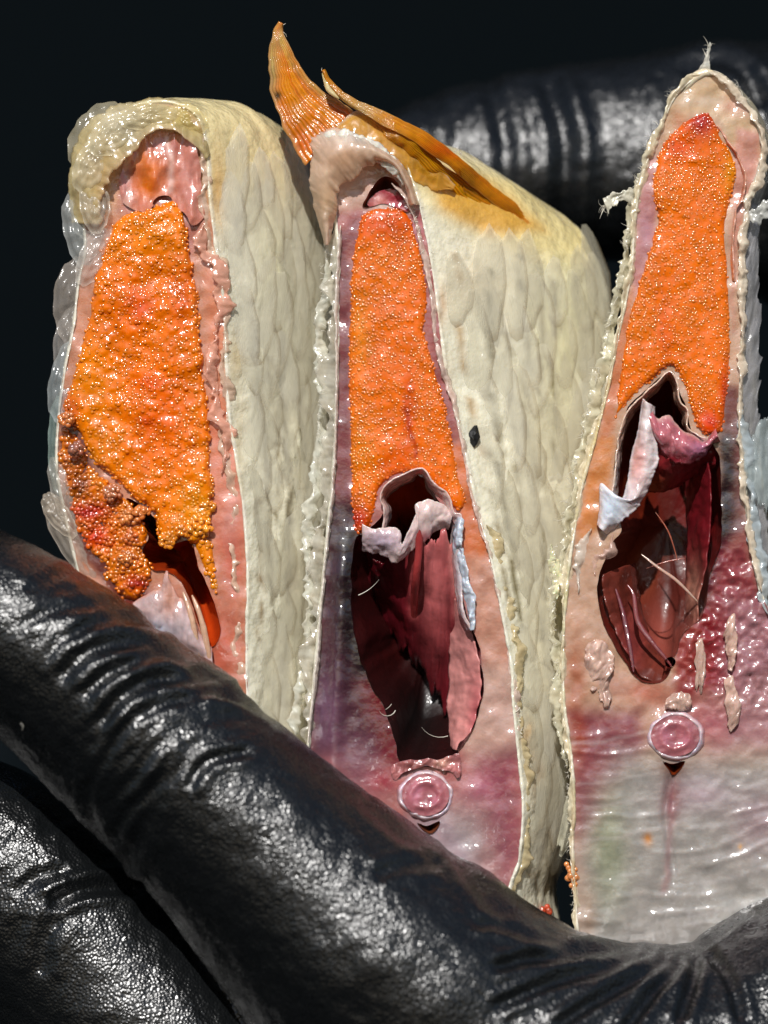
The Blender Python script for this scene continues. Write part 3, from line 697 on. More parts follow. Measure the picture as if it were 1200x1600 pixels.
def c_skin2(x, y, s):
    return paint(x, y, (230, 225, 204), [
        ('p', [(600,180),(700,230),(900,300),(1000,400),(880,420),(740,370),(640,300)], (222,202,142), 30, .85),
        ('p', [(660,260),(760,280),(850,360),(760,370),(690,330)], (205,148,40), 16, .8),
        ('b', 740, 440, 60, 60, (238,226,200), .8), ('b', 880, 520, 50, 140, (214,210,165), .7),
        ('l', [(716,400),(722,520),(738,640),(760,760)], (178,150,110), 3, .8), ('l', [(790,520),(800,640),(812,760),(836,900)], (132,120,88), 2.5, .8), ('l', [(846,480),(842,620),(850,760),(866,900)], (136,124,90), 2.5, .8), ('l', [(752,560),(762,700),(780,820),(796,940)], (128,112,80), 2.5, .8),
        ('l', [(770,420),(764,560),(778,700),(800,860),(812,980)], (125,115,85), 4, .95),
        ('l', [(810,400),(820,560),(826,700),(850,860),(850,1000)], (120,110,82), 4, .95),
        ('l', [(870,440),(862,600),(872,740)], (130,120,90), 4, .85),
        ('b', 690, 480, 9, 30, (190,130,70), .6), ('b', 700, 600, 8, 40, (196,150,100), .5), ('b', 822, 1150, 8, 30, (176,128,60), .7), ('b', 838, 1200, 8, 40, (180,130,70), .6),
        ('b', 860, 1200, 24, 160, (150,132,104), .6), ('b', 880, 1330, 26, 100, (100,78,50), .8), ('b', 815, 880, 10, 10, (120,95,60), .5)], 8, 62, .10)
sk2, fb2 = body_skin('skin', F2, B2, 220, p2, c_skin2, seed=15, bulge=14, rim=3)
cav2 = cavity('body_cavity', H2, lambda x, y: face2(x, y) - 2, 158, (22, -6), p2, lambda x, y, s: paint(x, y, (46, 5, 9), [('b', 640, 780, 70, 40, (190,74,26), .95), ('b', 752, 1050, 16, 120, (160,84,88), .8), ('b', 680, 880, 60, 60, (110,34,40), .6), ('b', 650, 1120, 80, 110, (10,2,3), .97), ('b', 600, 980, 50, 90, (44,5,9), .8)], 8, 63, .15), .66, 63, ridges=9)  # near-black spot low down: the shade of a deeper hole put into the colour
cavity('upper_pocket', HP, lambda x, y: face2(x, y) - 2, 50, (0, 6), p2, lambda x, y, s: paint(x, y, (150, 92, 74), [('b', 620, 316, 20, 10, (120,30,50), .8)], 5, 64, .12), .6, 64, ridges=2)
cavity('bone_pit', NH, lambda x, y: face2(x, y) - 2, 12, (0, 0), p2, lambda x, y, s: paint(x, y, (110, 62, 44), [], 5, 64, .12), .5, 65, ridges=1)
def c_roe2(x, y):
    return paint(x, y, (233, 117, 16), [('b', 600, 350, 60, 30, (215,86,24), .8), ('b', 590, 420, 40, 60, (236,124,30), .6), ('b', 562, 520, 14, 60, (238,140,20), .8), ('b', 565, 700, 24, 60, (236,132,20), .8), ('b', 680, 640, 30, 80, (238,120,16), .7), ('b', 640, 640, 10, 60, (205,72,10), .6), ('l', [(636,640),(644,680),(648,712)], (165,50,10), 3, .8),
        ('p', [(590,730),(616,690),(640,690),(640,730),(600,745)], (224,104,4), 6, .9), ('b', 560, 812, 20, 24, (190,40,30), .85), ('b', 715, 740, 14, 40, (225,120,50), .7), ('b', 625, 322, 18, 8, (150,30,50), .8)], 6, 66, .10)
R2 = poly([(560,348),(578,326),(604,322),(634,330),(650,362),(662,410),(668,470),(664,520),(676,560),(690,610),(704,670),(716,735),(728,780),(716,800),(690,775),(664,748),(640,738),(610,748),(592,768),(588,792),(575,826),(556,834),(550,800),(546,700),(544,600),(545,500),(550,410)], 2.5, 67, 4)
roe(R2, face2, p2, 5.0, 2.6, 7, c_roe2, 2.6, 68, cover=.9, out=-.27)
sheet(poly([(572,318),(590,300),(615,296),(636,316),(640,334),(615,334),(590,330)], 2, 69), [], 2.6, lambda x, y: face2(x, y) + 10 + 5 * fbm(x * .07, y * .07, 0, 3, 70), lambda x, y: paint(x, y, (150,60,72), [('b', 590, 314, 14, 10, (196,140,130), .7)], 4, 70, .15), 'torn_tissue', M['flesh'], p2)
# swim bladder walls round the pocket at the head of the cavity
ribbon('membrane', [(594,848,-6),(600,800,-12),(594,776,-18),(606,754,-24),(634,740,-26),(660,732,-26),(676,752,-24),(700,772,-18),(710,800,-16),(722,806,-18),(716,850,-14),(722,900,-10),(724,950,-8),(738,985,-4)],
       [(602,840,14),(612,800,20),(604,780,22),(620,764,26),(640,754,26),(658,746,30),(668,766,30),(686,790,24),(698,808,20),(706,822,20),(704,850,16),(710,900,16),(716,950,12),(730,985,10)], M['membrane'], p2, (240, 206, 200), 150, 22, 3, .05, 71, 4, bow=6, rag=.05, cf=.8, cre=3, edge=(236,204,196), layers=[('b', 735, 870, 24, 90, (196,205,222), .95), ('b', 600, 770, 16, 16, (226,150,110), .6)])
ribbon('membrane', [(566,818,-16),(580,826,-20),(600,824,-22),(624,828,-24),(628,850,-20),(640,826,-22),(652,800,-24),(650,786,-26),(668,782,-22),(690,788,-14),(706,804,-4)],
       [(566,858,10),(580,862,2),(598,868,-2),(616,880,-4),(626,876,-2),(636,866,0),(662,846,-4),(672,838,-2),(676,830,4),(690,826,10),(700,826,14)], M['membrane'], p2, (240, 210, 206), 120, 26, 4, .04, 72, 3, bow=8, rag=.06, cf=.6, cre=5, edge=(240,215,208), layers=[('b', 598, 845, 36, 24, (188,170,186), .9), ('b', 662, 840, 14, 10, (205,70,90), .7)])
ribbon('membrane', [(556,862,70),(586,872,56),(616,876,34),(646,858,12),(676,846,6),(706,836,10),(720,880,20)], [(590,960,150),(606,985,150),(626,1005,150),(650,1030,148),(676,1070,144),(698,1100,138),(716,1090,126)], M['cavity'], p2, (104, 28, 36), 80, 30, 14, .02, 73, 3, bow=6, rag=.10, cf=.6, cre=12, layers=[('b', 680, 880, 26, 110, (190,110,110), .9), ('l', [(705,840),(712,900),(716,960)], (200,130,126), 7, .8), ('b', 580, 930, 50, 90, (50,6,12), .95), ('b', 640, 1040, 50, 60, (50,8,12), .8), ('l', [(652,850),(648,900),(646,960)], (186,96,96), 8, .7)])  # left and foot coloured darker, painting in the shade below the cavity rim
tube_part('duct', [(652,826,-18),(655,850,-10),(650,900,10),(647,940,60),(648,980,110)], 6, M['cavity'], p2, (150, 62, 62), seed=8, taper=False)
ribbon('cavity_fold', [(722,940,14),(736,985,14),(748,1030,16),(752,1080,16),(740,1130,20),(716,1172,24)], [(700,930,70),(704,980,80),(702,1040,86),(700,1090,90),(702,1130,80),(704,1168,60)], M['cavity'], p2, (204, 140, 136), 60, 24, 6, .03, 74, 3, bow=8, rag=.03, cf=.5, layers=[('b', 744, 1120, 12, 60, (150,40,60), .6)])
ribbon('membrane', [(724,812,-16),(722,850,-20),(732,900,-20),(742,940,-16),(740,985,-8)], [(712,806,-2),(708,850,-2),(718,900,-2),(728,940,0),(732,985,0)], M['membrane'], p2, (206, 214, 226), 70, 14, 8, .06, 75, 3, bow=6, rag=.07, cf=.55, cre=7, edge=(226,232,240))
fibres('thread', [(612,1100,2,.25,1),(618,1110,6,.3,1),(700,1150,20,-1,.35),(560,930,-4,1,-.4)], p2, (34, 60), 1.2)
vertebra(665, 1242, lambda x, y: face2(x, y) - 5, 45, 41, 34, 30, p2, 3)
sheet(poly([(612,1200),(632,1188),(664,1186),(700,1184),(716,1176),(722,1196),(716,1216),(700,1204),(664,1198),(632,1206),(618,1220)], 4, 76), [], 2.4, lambda x, y: face2(x, y) - 7 - 9 * fbm(x * .12, y * .12, 0, 3, 77), lambda x, y: paint(x, y, (172, 112, 112), [('b', 650, 1196, 20, 8, (110,60,54), .7), ('b', 690, 1192, 12, 8, (200,160,140), .7)], 4, 78, .3), 'torn_tissue', M['flesh'], p2)
# skin edges
frayed_edge('skin_edge', [(612,286),(636,310),(652,350),(668,420),(676,470),(684,540),(700,600),(712,650),(722,690),(730,730),(744,790),(766,868),(783,945),(800,1040),(806,1110),(812,1187)], p2, (234,212,200), 7, -5, 81, 3)
frayed_edge('skin_edge', [(760,820),(776,850),(784,900),(796,960),(806,1000),(812,1060),(812,1120),(816,1180),(824,1240),(822,1310),(808,1370),(800,1400)], p2, (214,198,160), 17, 0, 82, 8)
frayed_edge('skin_edge', [(528,350),(524,420),(518,500),(516,600),(514,700),(508,800),(500,880),(498,950),(492,1010),(486,1080),(478,1160)], p2, (220,214,200), 26, 12, 83, 7, M['film'])
frayed_edge('skin_edge', [(522,360),(512,420),(504,500),(506,600),(498,700),(490,800),(484,880),(482,950),(474,1060),(462,1150)], p2, (226,224,210), 22, 22, 84, 7)
frayed_edge('skin_edge', [(532,352),(528,420),(526,500),(526,600),(524,700),(516,800),(506,900),(498,1000),(490,1080),(482,1160)], p2, (240,230,220), 4, -4, 85, 2)
edge_fibres(resample(np.array([(505,330),(500,400),(502,500),(498,600),(494,700),(486,800),(480,900)], float), 5), p2, 50, 4, (5, 16), 1, .8)
edge_fibres(resample(np.array([(800,1040),(812,1100),(818,1180),(822,1260)], float), 5), p2, 40, -4, (8, 26), -1, 1.4)
edge_fibres(fb2[0][20:200], p2, 50, -4, (4, 10), 1, .6)
# pale curled flap at the top
ribbon('skin_flap', [(514,382,2),(526,322,-10),(530,294,-16),(548,282,-22),(572,262,-28),(596,250,-30),(618,262,-26),(630,285,-18),(640,320,-10)],
       [(508,384,6),(494,330,4),(486,284,0),(486,240,-6),(496,208,-10),(540,204,-18),(590,226,-18),(630,262,-12),(654,320,-4)], M['gel'], p2, (236, 206, 180), 100, 30, 5, .025, 91, 4, bow=20, cre=3, cf=.3, rag=.07, edge=(222, 180, 150), layers=[('b', 540, 250, 30, 30, (226,184,150), .7), ('b', 570, 215, 60, 14, (236,226,214), .8), ('b', 510, 310, 20, 30, (226,190,150), .6)])
ribbon('skin_flap', [(496,212,-8),(520,204,-22),(556,206,-28),(590,224,-28),(618,246,-24),(640,280,-12)], [(500,222,0),(522,226,-16),(556,232,-24),(586,248,-26),(608,266,-24),(626,292,-14)], M['membrane'], p2, (236, 228, 216), 80, 14, 6, .06, 92, 4, bow=6, cre=5, cf=.5)
ribbon('skin_flap', [(520,214,0),(534,188,2),(560,174,4),(600,186,6),(650,222,10),(712,290,30)], [(520,240,-6),(560,230,-8),(600,240,-8),(630,262,-4),(656,290,6),(708,298,28)], M['gel'], p2, (232, 176, 96), 80, 24, 5, .04, 93, 4, bow=4, cre=5, cf=.35, rag=.07, edge=(238,222,196), layers=[('b', 660, 270, 40, 30, (220,160,60), .7)])
edge_fibres(resample(np.array([(626,262),(640,300),(652,340),(664,400)], float), 4), p2, 30, -8, (8, 18), -1, 1.0)
edge_fibres(resample(np.array([(494,300),(500,320),(514,345)], float), 4), p2, 20, -4, (6, 14), 1, 1.0)

def fin(name, A, B, root, nray, base, seed, bow=8, thick=3, edgec=(226, 200, 140), nu=110, nv=70, layers=(), ray=1.3, tipwob=4):
    "fin web with its rays as raised ribs running from A (root side) to B (edge)"
    def rs(K):
        P = catmull(K, False, 10); L = np.r_[0, np.cumsum(np.linalg.norm(np.diff(P, axis=0), axis=1))]; t = np.linspace(0, L[-1], nu); return np.stack([np.interp(t, L, P[:, k]) for k in range(3)], -1)
    a = rs(A); b = rs(B); v = np.linspace(0, 1, nv)[None, :, None]; P = a[:, None] * (1 - v) + b[:, None] * v
    vv = v[0, :, 0][None] + 0 * P[..., 0]; u = np.linspace(0, 1, nu)[:, None] + 0 * vv
    x, y, d = P[..., 0].copy(), P[..., 1].copy(), P[..., 2].copy()
    rays = np.abs(np.sin((vv + .01 * (1 + 5 * vv) * fbm(u * 2.5, vv * 5, 0, 3, seed)) * np.pi * nray)) ** 1.6
    d += -ray * rays - bow * np.sin(np.pi * vv) + 6 * fbm(x * .02, y * .02, 0, 3, seed)
    x += tipwob * fbm(x * .05, y * .05, 3, 2, seed); y += tipwob * fbm(x * .05, y * .05, 8, 2, seed)
    c = paint(x.ravel(), y.ravel(), base, list(layers), 4, seed, .12)
    k = (.78 + .3 * rays.ravel())[:, None]; c = c * (k * [1, 1, 1])
    st = fbm(vv.ravel() * nray * 1.3, u.ravel() * 2, 0, 2, seed + 3)[:, None]; c = c * (1 + .35 * st * [.3, 1, .6])
    e = (np.clip(1 - np.minimum(vv, 1 - vv) * 14, 0, 1) * .7).ravel()[:, None]; c = c * (1 - e) + lin(edgec) * e
    return solidify(grid_part(name, x, y, d, M['fin'], root, np.clip(c, 0, 1)), thick)
fin('fin', [(436,36,30),(428,50,30),(420,90,28),(426,150,26),(448,210,22),(478,262,14)], [(442,40,32),(446,56,32),(466,98,30),(498,138,30),(530,160,26),(558,176,18)], p2, 13, (236, 156, 60), 101, 6, 1.2, (220,190,130), layers=[('b', 424, 110, 10, 60, (214,190,130), .9), ('b', 470, 230, 20, 30, (236,122,30), .7), ('b', 440, 60, 14, 22, (225,190,130), .9), ('l', [(440,60),(470,120),(520,160)], (214,176,100), 6, .7), ('b', 433, 148, 5, 6, (20,18,16), .95)])
fin('fin', [(503,110,-2),(512,136,-4),(540,160,-10),(590,190,-20),(650,224,-20),(710,268,20),(770,318,80),(836,366,138),(858,378,156)], [(508,108,0),(526,136,-2),(560,156,-4),(610,178,-8),(672,210,0),(722,250,36),(780,298,96),(840,344,146),(862,366,166)], p2, 10, (234, 168, 66), 102, 8, 1.4, (222,190,120), 160, 50, layers=[('b', 690, 235, 50, 16, (226,112,36), .7), ('b', 560, 165, 50, 24, (214,180,110), .9), ('b', 800, 330, 60, 26, (218,150,60), .8)], ray=1.8, tipwob=2)
fin('fin', [(600,214,-6),(640,240,0),(670,280,24),(700,320,52),(726,344,72),(790,356,112),(850,376,152)], [(600,190,-10),(650,222,-14),(706,266,24),(740,292,56),(780,322,94),(820,350,128),(856,374,158)], p2, 9, (226, 164, 36), 103, 4, 1.2, (212,160,50), 120, 50, layers=[('b', 680, 270, 40, 40, (222,166,36), .8), ('b', 790, 340, 40, 14, (196,84,20), .8)], ray=1.2)
loose_tip = tube_part('fin_tip', [(504,114,0),(510,126,-4),(514,140,-6),(530,154,-8)], 5, M['membrane'], p2, (214,196,150), seed=4)
fibres('torn_fibres', [(438,42,30,.1,-1),(436,40,30,.3,-1),(442,50,30,1,-.4),(505,112,0,-.3,-1),(716,236,-20,-.2,-1),(712,238,-20,.6,-1),(718,238,-20,1,-.3)], p2, (7, 14), 1.6)
scales_on(sk2, fb2, 220, p2, .11, .10, .97, (30, 208), 14, 30, 84, skip=lambda p: p[1] < 415)
sp = thing('dark_speck', 'tiny black crumb stuck on the pale skin of the middle fish piece', 'crumb', (740, 680, 0))
V_ = IV * (1 + .5 * RNG.normal(size=IV.shape) * .5) * [8, 13, 6] + [741, 680, 2]
put(mesh_obj('crumb', W(V_[:, 0], V_[:, 1], V_[:, 2]), IF[:, ::-1], M['speck'], None, None, False), sp)

# ================================================================== RIGHT PIECE
p3 = thing('fish_piece', 'rightmost fish piece with pointed top and pale grey meat resting in the gloved palm', 'fish piece', (1060, 1460, 60), 'cut fish pieces held in the hand')
NK[p3.name] = 3
face3 = lambda x, y: -14 + (np.asarray(x) - 1040) * .03 + 3 * fbm(np.asarray(x) * .02, np.asarray(y) * .02, 0, 3, 111)
FACE[3] = face3
F3 = [(1104,112),(1136,124),(1170,168),(1192,222),(1186,268),(1168,322),(1163,377),(1160,452),(1161,527),(1157,654),(1163,747),(1172,825),(1190,925),(1230,1020),(1270,1150),(1290,1300),(1270,1450),(1180,1560),(1060,1600),(950,1570),(906,1475),(898,1400),(893,1320),(896,1260),(891,1180),(880,1100),(879,1000),(886,900),(896,830),(908,760),(930,680),(950,600),(968,510),(984,430),(990,350),(998,290),(1012,245),(1034,190),(1060,142)]
B3 = [(1140,150),(1160,165),(1185,200),(1196,240),(1194,275),(1184,322),(1180,377),(1178,452),(1180,527),(1182,654),(1190,747),(1200,825),(1215,925),(1250,1020),(1280,1150),(1300,1300),(1280,1450),(1190,1560),(1100,1600),(1000,1570),(960,1475),(950,1400),(945,1320),(945,1260),(940,1180),(940,1100),(940,1000),(945,900),(950,830),(960,760),(980,680),(1000,600),(1015,510),(1030,430),(1040,350),(1048,290),(1060,250),(1080,200),(1100,165)]
O3 = poly(F3, 1.0, 113)
H3 = poly([(1046,580),(1060,606),(1072,642),(1084,680),(1112,690),(1124,720),(1127,780),(1125,855),(1108,905),(1098,960),(1070,990),(1054,1030),(1040,1062),(1020,1068),(998,1062),(974,1029),(948,985),(933,935),(936,900),(952,856),(972,826),(960,790),(960,745),(965,690),(977,645),(998,620)], 3, 114)
H3b = poly([(1040,1030),(1050,1026),(1056,1034),(1048,1044),(1040,1040)], 1, 115)
H3c = poly([(1036,1190),(1050,1194),(1070,1188),(1064,1200),(1052,1212),(1044,1200)], 2.5, 116)
def c_flesh3(x, y):
    return paint(x, y, (206, 172, 150), [
        ('p', [(1040,150),(1104,112),(1150,140),(1195,230),(1150,260),(1120,190),(1080,180),(1040,220)], (218,190,158), 10, .9),
        ('b', 1150, 165, 20, 16, (200,140,120), .7), ('b', 1060, 190, 14, 18, (205,140,115), .6), ('b', 1100, 160, 36, 8, (226,205,185), .8),
        ('p', [(1150,200),(1190,210),(1180,290),(1160,330),(1150,420),(1145,520),(1145,260)], (206,152,138), 7, .9),
        ('p', [(1010,230),(1030,250),(1024,420),(990,470),(985,420),(1000,280)], (196,140,138), 7, .9),
        ('b', 1008, 360, 12, 40, (205,160,172), .7),
        ('p', [(960,500),(990,450),(985,560),(968,640),(940,720),(915,830),(900,830),(935,680)], (212,142,106), 8, .9),
        ('p', [(925,690),(960,680),(945,820),(905,860),(905,800)], (214,146,92), 9, .9),
        ('b', 915, 930, 20, 60, (208,172,150), .8), ('b', 900, 1060, 16, 70, (184,112,84), .8), ('b', 935, 1010, 26, 50, (196,160,140), .8),
        ('p', [(1128,600),(1156,600),(1168,830),(1125,860)], (120,70,74), 10, .9),
        ('l', [(1132,690),(1136,760),(1130,850),(1112,900),(1100,950)], (30,14,24), 14, .95),
        ('p', [(1120,860),(1165,830),(1200,930),(1220,1040),(1110,1090),(1100,960)], (150,62,76), 20, .9),
        ('p', [(1050,1000),(1100,950),(1150,980),(1140,1060),(1060,1100)], (150,34,46), 12, .85),
        ('p', [(1140,940),(1300,950),(1300,1180),(1120,1170),(1130,1040)], (178,134,140), 30, .9),
        ('b', 1070, 1110, 40, 40, (150,50,66), .7), ('b', 1010, 1080, 36, 22, (205,130,112), .8), ('b', 960, 1070, 26, 22, (196,150,138), .7),
        ('p', [(888,1110),(1000,1110),(1010,1160),(960,1230),(930,1300),(900,1300)], (146,78,92), 20, .9),
        ('b', 915, 1290, 16, 70, (150,84,92), .7), ('b', 905, 1150, 12, 40, (170,84,60), .8),
        ('p', [(970,1180),(1300,1180),(1300,1600),(900,1600),(905,1340),(940,1240)], (168,164,160), 40, .95),
        ('b', 950, 1330, 30, 90, (158,162,136), .8), ('b', 1090, 1240, 50, 30, (186,164,172), .7),
        ('b', 1050, 1245, 16, 34, (140,64,70), .7), ('b', 1050, 1200, 26, 12, (120,70,50), .7), ('l', [(1052,1260),(1046,1300),(1042,1350),(1040,1390)], (176,120,124), 6, .35),
        ('b', 1160, 1420, 60, 40, (190,186,180), .6), ('b', 1190, 1280, 50, 50, (172,146,152), .7), ('b', 1012, 1312, 6, 9, (205,140,70), .9), ('b', 1158, 1322, 4, 4, (215,160,80), .8),
        ('b', 920, 1430, 14, 40, (176,150,130), .8),
        ('b', 1110, 1130, 30, 40, (186,110,128), .7),
    ] + [('l', [(x0, y0), (x0 + 60, y0 - 8), (x0 + 120, y0 - 20)], (214,204,202), 3, .28) for x0, y0 in ((890,1164),(905,1226),(915,1262),(915,1314))]
      + [('l', [(1080, y0), (1150, y0 - 10), (1220, y0 - 34)], (214,208,208), 4, .25) for y0 in (1230, 1262, 1296, 1340, 1380, 1430)], 6, 118, .11)
def dep3(x, y):
    d = face3(x, y) + 4 * fbm(x * .03, y * .03, 0, 2, 119)
    m = sm((y - 1120) / 40)
    ph = (y + .12 * (x - 900) - 14 * np.sin((x - 880) / 90)) / 33
    lines = np.abs(np.sin(ph * math.pi + 1.6 * fbm(x * .01, y * .02, 0, 2, 5))) ** 6
    d = d - 1.8 * m * lines * sm(.5 + 1.6 * fbm(x * .012, y * .03, 2, 3, 6)) + .8 * m * fbm(x * .03, y * .10, 0, 3, 12)
    d = d + 7 * np.exp(-((x - 1046 - 6 * np.sin(y / 30)) / 6) ** 2) * sm((y - 1200) / 30) * sm((1400 - y) / 60)
    rd = sm((y - 840) / 40) * sm((1150 - y) / 60) * sm((x - 1080) / 50)
    d = d - rd * 9 * fbm(x * .07, y * .07, 0, 4, 77) - 9 * np.exp(-((x - 1098) / 40) ** 2 - ((y - 1020) / 55) ** 2) * (.6 + 1.4 * fbm(x * .09, y * .09, 0, 4, 78))
    return d
sheet(O3, [H3, H3b, H3c], 3.0, dep3, c_flesh3, 'flesh', M['flesh'], p3)
def c_skin3(x, y, s):
    return paint(x, y, (200, 190, 165), [('b', 1175, 350, 30, 120, (176,170,165), .7), ('b', 930, 700, 40, 200, (206,180,120), .7), ('b', 890, 1000, 30, 200, (206,196,150), .7), ('b', 890, 1350, 30, 100, (170,130,80), .7)], 8, 121, .12)
sk3, fb3 = body_skin('skin', F3, B3, 260, p3, c_skin3, seed=25, bulge=8, rim=3.5, edge=(240,228,205))
cavity('body_cavity', H3, lambda x, y: face3(x, y) - 2, 150, (12, -6), p3, lambda x, y, s: paint(x, y, (84, 24, 18), [('b', 1050, 640, 40, 60, (84,20,12), .8), ('b', 985, 700, 26, 60, (120,60,32), .9), ('b', 1000, 880, 60, 60, (116,58,34), .7), ('b', 1090, 830, 40, 100, (110,24,30), .8), ('b', 1040, 1000, 50, 60, (150,84,74), .7), ('b', 1050, 880, 22, 120, (40,10,10), .7), ('b', 1085, 920, 16, 60, (110,76,66), .6)], 8, 122, .15), .66, 123, ridges=9)
cavity('small_pit', H3b, lambda x, y: face3(x, y) - 2, 30, (0, 0), p3, lambda x, y, s: paint(x, y, (90, 20, 14), [], 5, 64, .12), .5, 65, ridges=1)
cavity('bone_pit', H3c, lambda x, y: face3(x, y) - 2, 12, (0, 0), p3, lambda x, y, s: paint(x, y, (120, 50, 28), [], 5, 64, .12), .5, 66, ridges=1)
def c_roe3(x, y):
    return paint(x, y, (236, 121, 16), [('b', 1096, 190, 30, 26, (168,38,44), .95), ('b', 1060, 230, 26, 22, (226,84,20), .7), ('b', 1140, 270, 12, 30, (238,150,20), .8), ('b', 1050, 320, 26, 60, (236,122,30), .6), ('b', 1040, 520, 14, 50, (215,84,10), .5), ('b', 1000, 500, 30, 60, (236,124,18), .6), ('b', 1108, 570, 22, 50, (234,120,16), .6), ('b', 1110, 660, 20, 22, (205,50,24), .8), ('b', 1134, 610, 8, 40, (200,50,30), .7)], 6, 124, .10)
R3 = poly([(1080,182),(1110,176),(1128,214),(1147,250),(1150,282),(1140,318),(1135,377),(1138,434),(1142,509),(1140,584),(1134,640),(1126,676),(1098,676),(1082,650),(1070,610),(1056,582),(1046,572),(1024,590),(998,612),(974,640),(958,668),(960,640),(968,584),(979,509),(995,452),(1008,415),(1017,377),(1028,340),(1018,302),(1026,250),(1042,215),(1062,196)], 2.5, 125, 4)
roe(R3, face3, p3, 5.0, 2.6, 7, c_roe3, 2.6, 126, cover=.9, out=-.27)
# gap and lining on the right of the roe
ribbon('membrane', [(1122,196,-14),(1140,222,-16),(1156,246,-18),(1166,276,-18),(1162,306,-18),(1150,330,-16),(1146,380,-16),(1148,440,-16)], [(1114,204,4),(1136,236,10),(1148,262,14),(1153,284,14),(1148,310,14),(1142,334,8),(1138,380,6),(1140,440,4)], M['membrane'], p3, (212, 128, 86), 80, 16, 4, .05, 131, 3, bow=-4, rag=.07, cf=.55, cre=7, edge=(222,170,150), layers=[('b', 1150, 290, 8, 40, (150,60,20), .6)])
# swim bladder lining and the torn tongues
ribbon('membrane', [(950,812,-18),(956,770,-20),(962,720,-20),(968,676,-20),(980,642,-22),(1004,618,-24),(1030,594,-24),(1046,580,-24),(1058,596,-24),(1062,626,-22),(1074,640,-22),(1074,664,-22),(1088,678,-20),(1104,684,-22)],
       [(962,820,4),(966,770,10),(970,722,14),(976,682,16),(990,648,16),(1010,628,18),(1032,606,18),(1044,594,20),(1052,606,18),(1056,630,16),(1066,648,14),(1068,668,12),(1080,686,10),(1096,700,6)], M['membrane'], p3, (232, 184, 162), 170, 18, 4, .07, 132, 4, bow=4, rag=.05, cf=.8, cre=3, edge=(240,206,186), layers=[('b', 958, 750, 16, 60, (222,214,212), .9), ('b', 1094, 680, 14, 10, (170,150,190), .8)])
ribbon('membrane', [(1004,622,-30),(998,660,-30),(990,700,-28),(982,740,-26),(974,776,-26),(964,788,-28),(940,755,-26),(936,790,-22),(934,820,-18)],
       [(1022,636,-26),(1024,680,-28),(1028,716,-28),(1016,756,-28),(1002,782,-28),(988,800,-28),(974,812,-28),(962,822,-22),(948,836,-16)], M['membrane'], p3, (244, 226, 226), 120, 28, 4, .04, 133, 4, bow=16, rag=.04, cf=.4, cre=4, edge=(240,232,236), layers=[('b', 955, 790, 26, 34, (212,224,238), .9), ('b', 996, 720, 14, 40, (222,150,140), .8)])
ribbon('membrane', [(1006,626,-32),(1018,640,-34),(1028,654,-34),(1044,648,-30),(1056,662,-28),(1066,672,-28),(1082,682,-26),(1100,688,-22),(1118,672,-18)],
       [(1022,684,-18),(1030,700,-18),(1040,714,-18),(1054,724,-20),(1068,724,-20),(1084,722,-18),(1100,710,-14),(1112,696,-10),(1124,690,-8)], M['membrane'], p3, (186, 112, 120), 110, 28, 6, .05, 134, 4, bow=16, rag=.05, cf=.45, cre=6, edge=(230,190,180), layers=[('b', 1090, 706, 20, 14, (190,130,160), .8), ('b', 1050, 716, 30, 8, (178,30,50), .8)])
ribbon('cavity_fold', [(1024,700,-14),(1050,716,-16),(1080,716,-14),(1104,700,-8),(1122,690,-4)], [(1010,770,50),(1040,770,50),(1070,752,40),(1096,738,30),(1120,730,20)], M['cavity'], p3, (122, 40, 44), 70, 20, 8, .04, 135, 3, bow=6, rag=.03, cf=.5, layers=[('b', 1020, 760, 20, 20, (150,80,40), .8)])
ribbon('cavity_fold', [(1106,720,0),(1112,780,0),(1110,850,0),(1096,920,0),(1086,980,0),(1070,1010,0)], [(1070,740,90),(1074,800,90),(1074,860,80),(1072,920,70),(1066,980,60),(1056,1020,40)], M['cavity'], p3, (100, 26, 32), 80, 22, 8, .03, 136, 3, bow=6, rag=.03, cf=.5, layers=[('b', 1084, 930, 14, 50, (176,130,112), .7)])
ribbon('cavity_fold', [(940,900,0),(950,960,0),(972,1010,0),(1000,1052,0),(1030,1066,0)], [(990,880,90),(1000,940,90),(1010,980,80),(1024,1010,60),(1040,1030,40)], M['cavity'], p3, (96, 44, 36), 70, 22, 9, .03, 137, 3, bow=8, rag=.03, cf=.5, layers=[('b', 985, 1000, 20, 40, (130,60,60), .7)])
tube_part('blood_vessel', [(980,914,10),(990,930,4),(996,970,0),(1016,1000,-6),(1036,1024,-10),(1050,1042,-10)], 4, M['flesh'], p3, (120, 60, 62), seed=3, flat=.6)
tube_part('blood_vessel', [(962,920,14),(974,960,10),(984,1010,0),(990,1050,-6)], 4, M['flesh'], p3, (100, 44, 50), seed=4, flat=.6)
tube_part('fin_bone', [(1002,866,-6),(1030,888,-12),(1058,908,-12),(1090,940,-6)], 2.6, M['bone'], p3, (196, 160, 146), seed=6)
tube_part('thread', [(1010,888,4),(1040,878,0),(1070,872,0)], 1.2, M['bone'], p3, (170, 100, 90), seed=6)
tube_part('thread', [(1024,800,20),(1044,830,14),(1056,866,10),(1058,880,8)], 1.2, M['bone'], p3, (150, 80, 60), seed=7)
frayed_edge('skin_flap', [(924,826,0),(912,860,0),(906,900,0),(904,926,0)], p3, (232,220,206), 18, -16, 138, 6)
frayed_edge('skin_flap', [(958,834,0),(954,860,0),(936,876,0),(930,900,0)], p3, (222,190,176), 16, -14, 139, 5)
ribbon('torn_tissue', [(912,1010,-16),(930,1004,-20),(956,1020,-18),(962,1040,-18),(950,1060,-16),(956,1090,-12)], [(912,1040,-12),(916,1060,-14),(930,1070,-16),(938,1086,-16),(944,1100,-14),(950,1106,-10)], M['membrane'], p3, (206, 172, 158), 60, 18, 10, .06, 140, 4, bow=3)
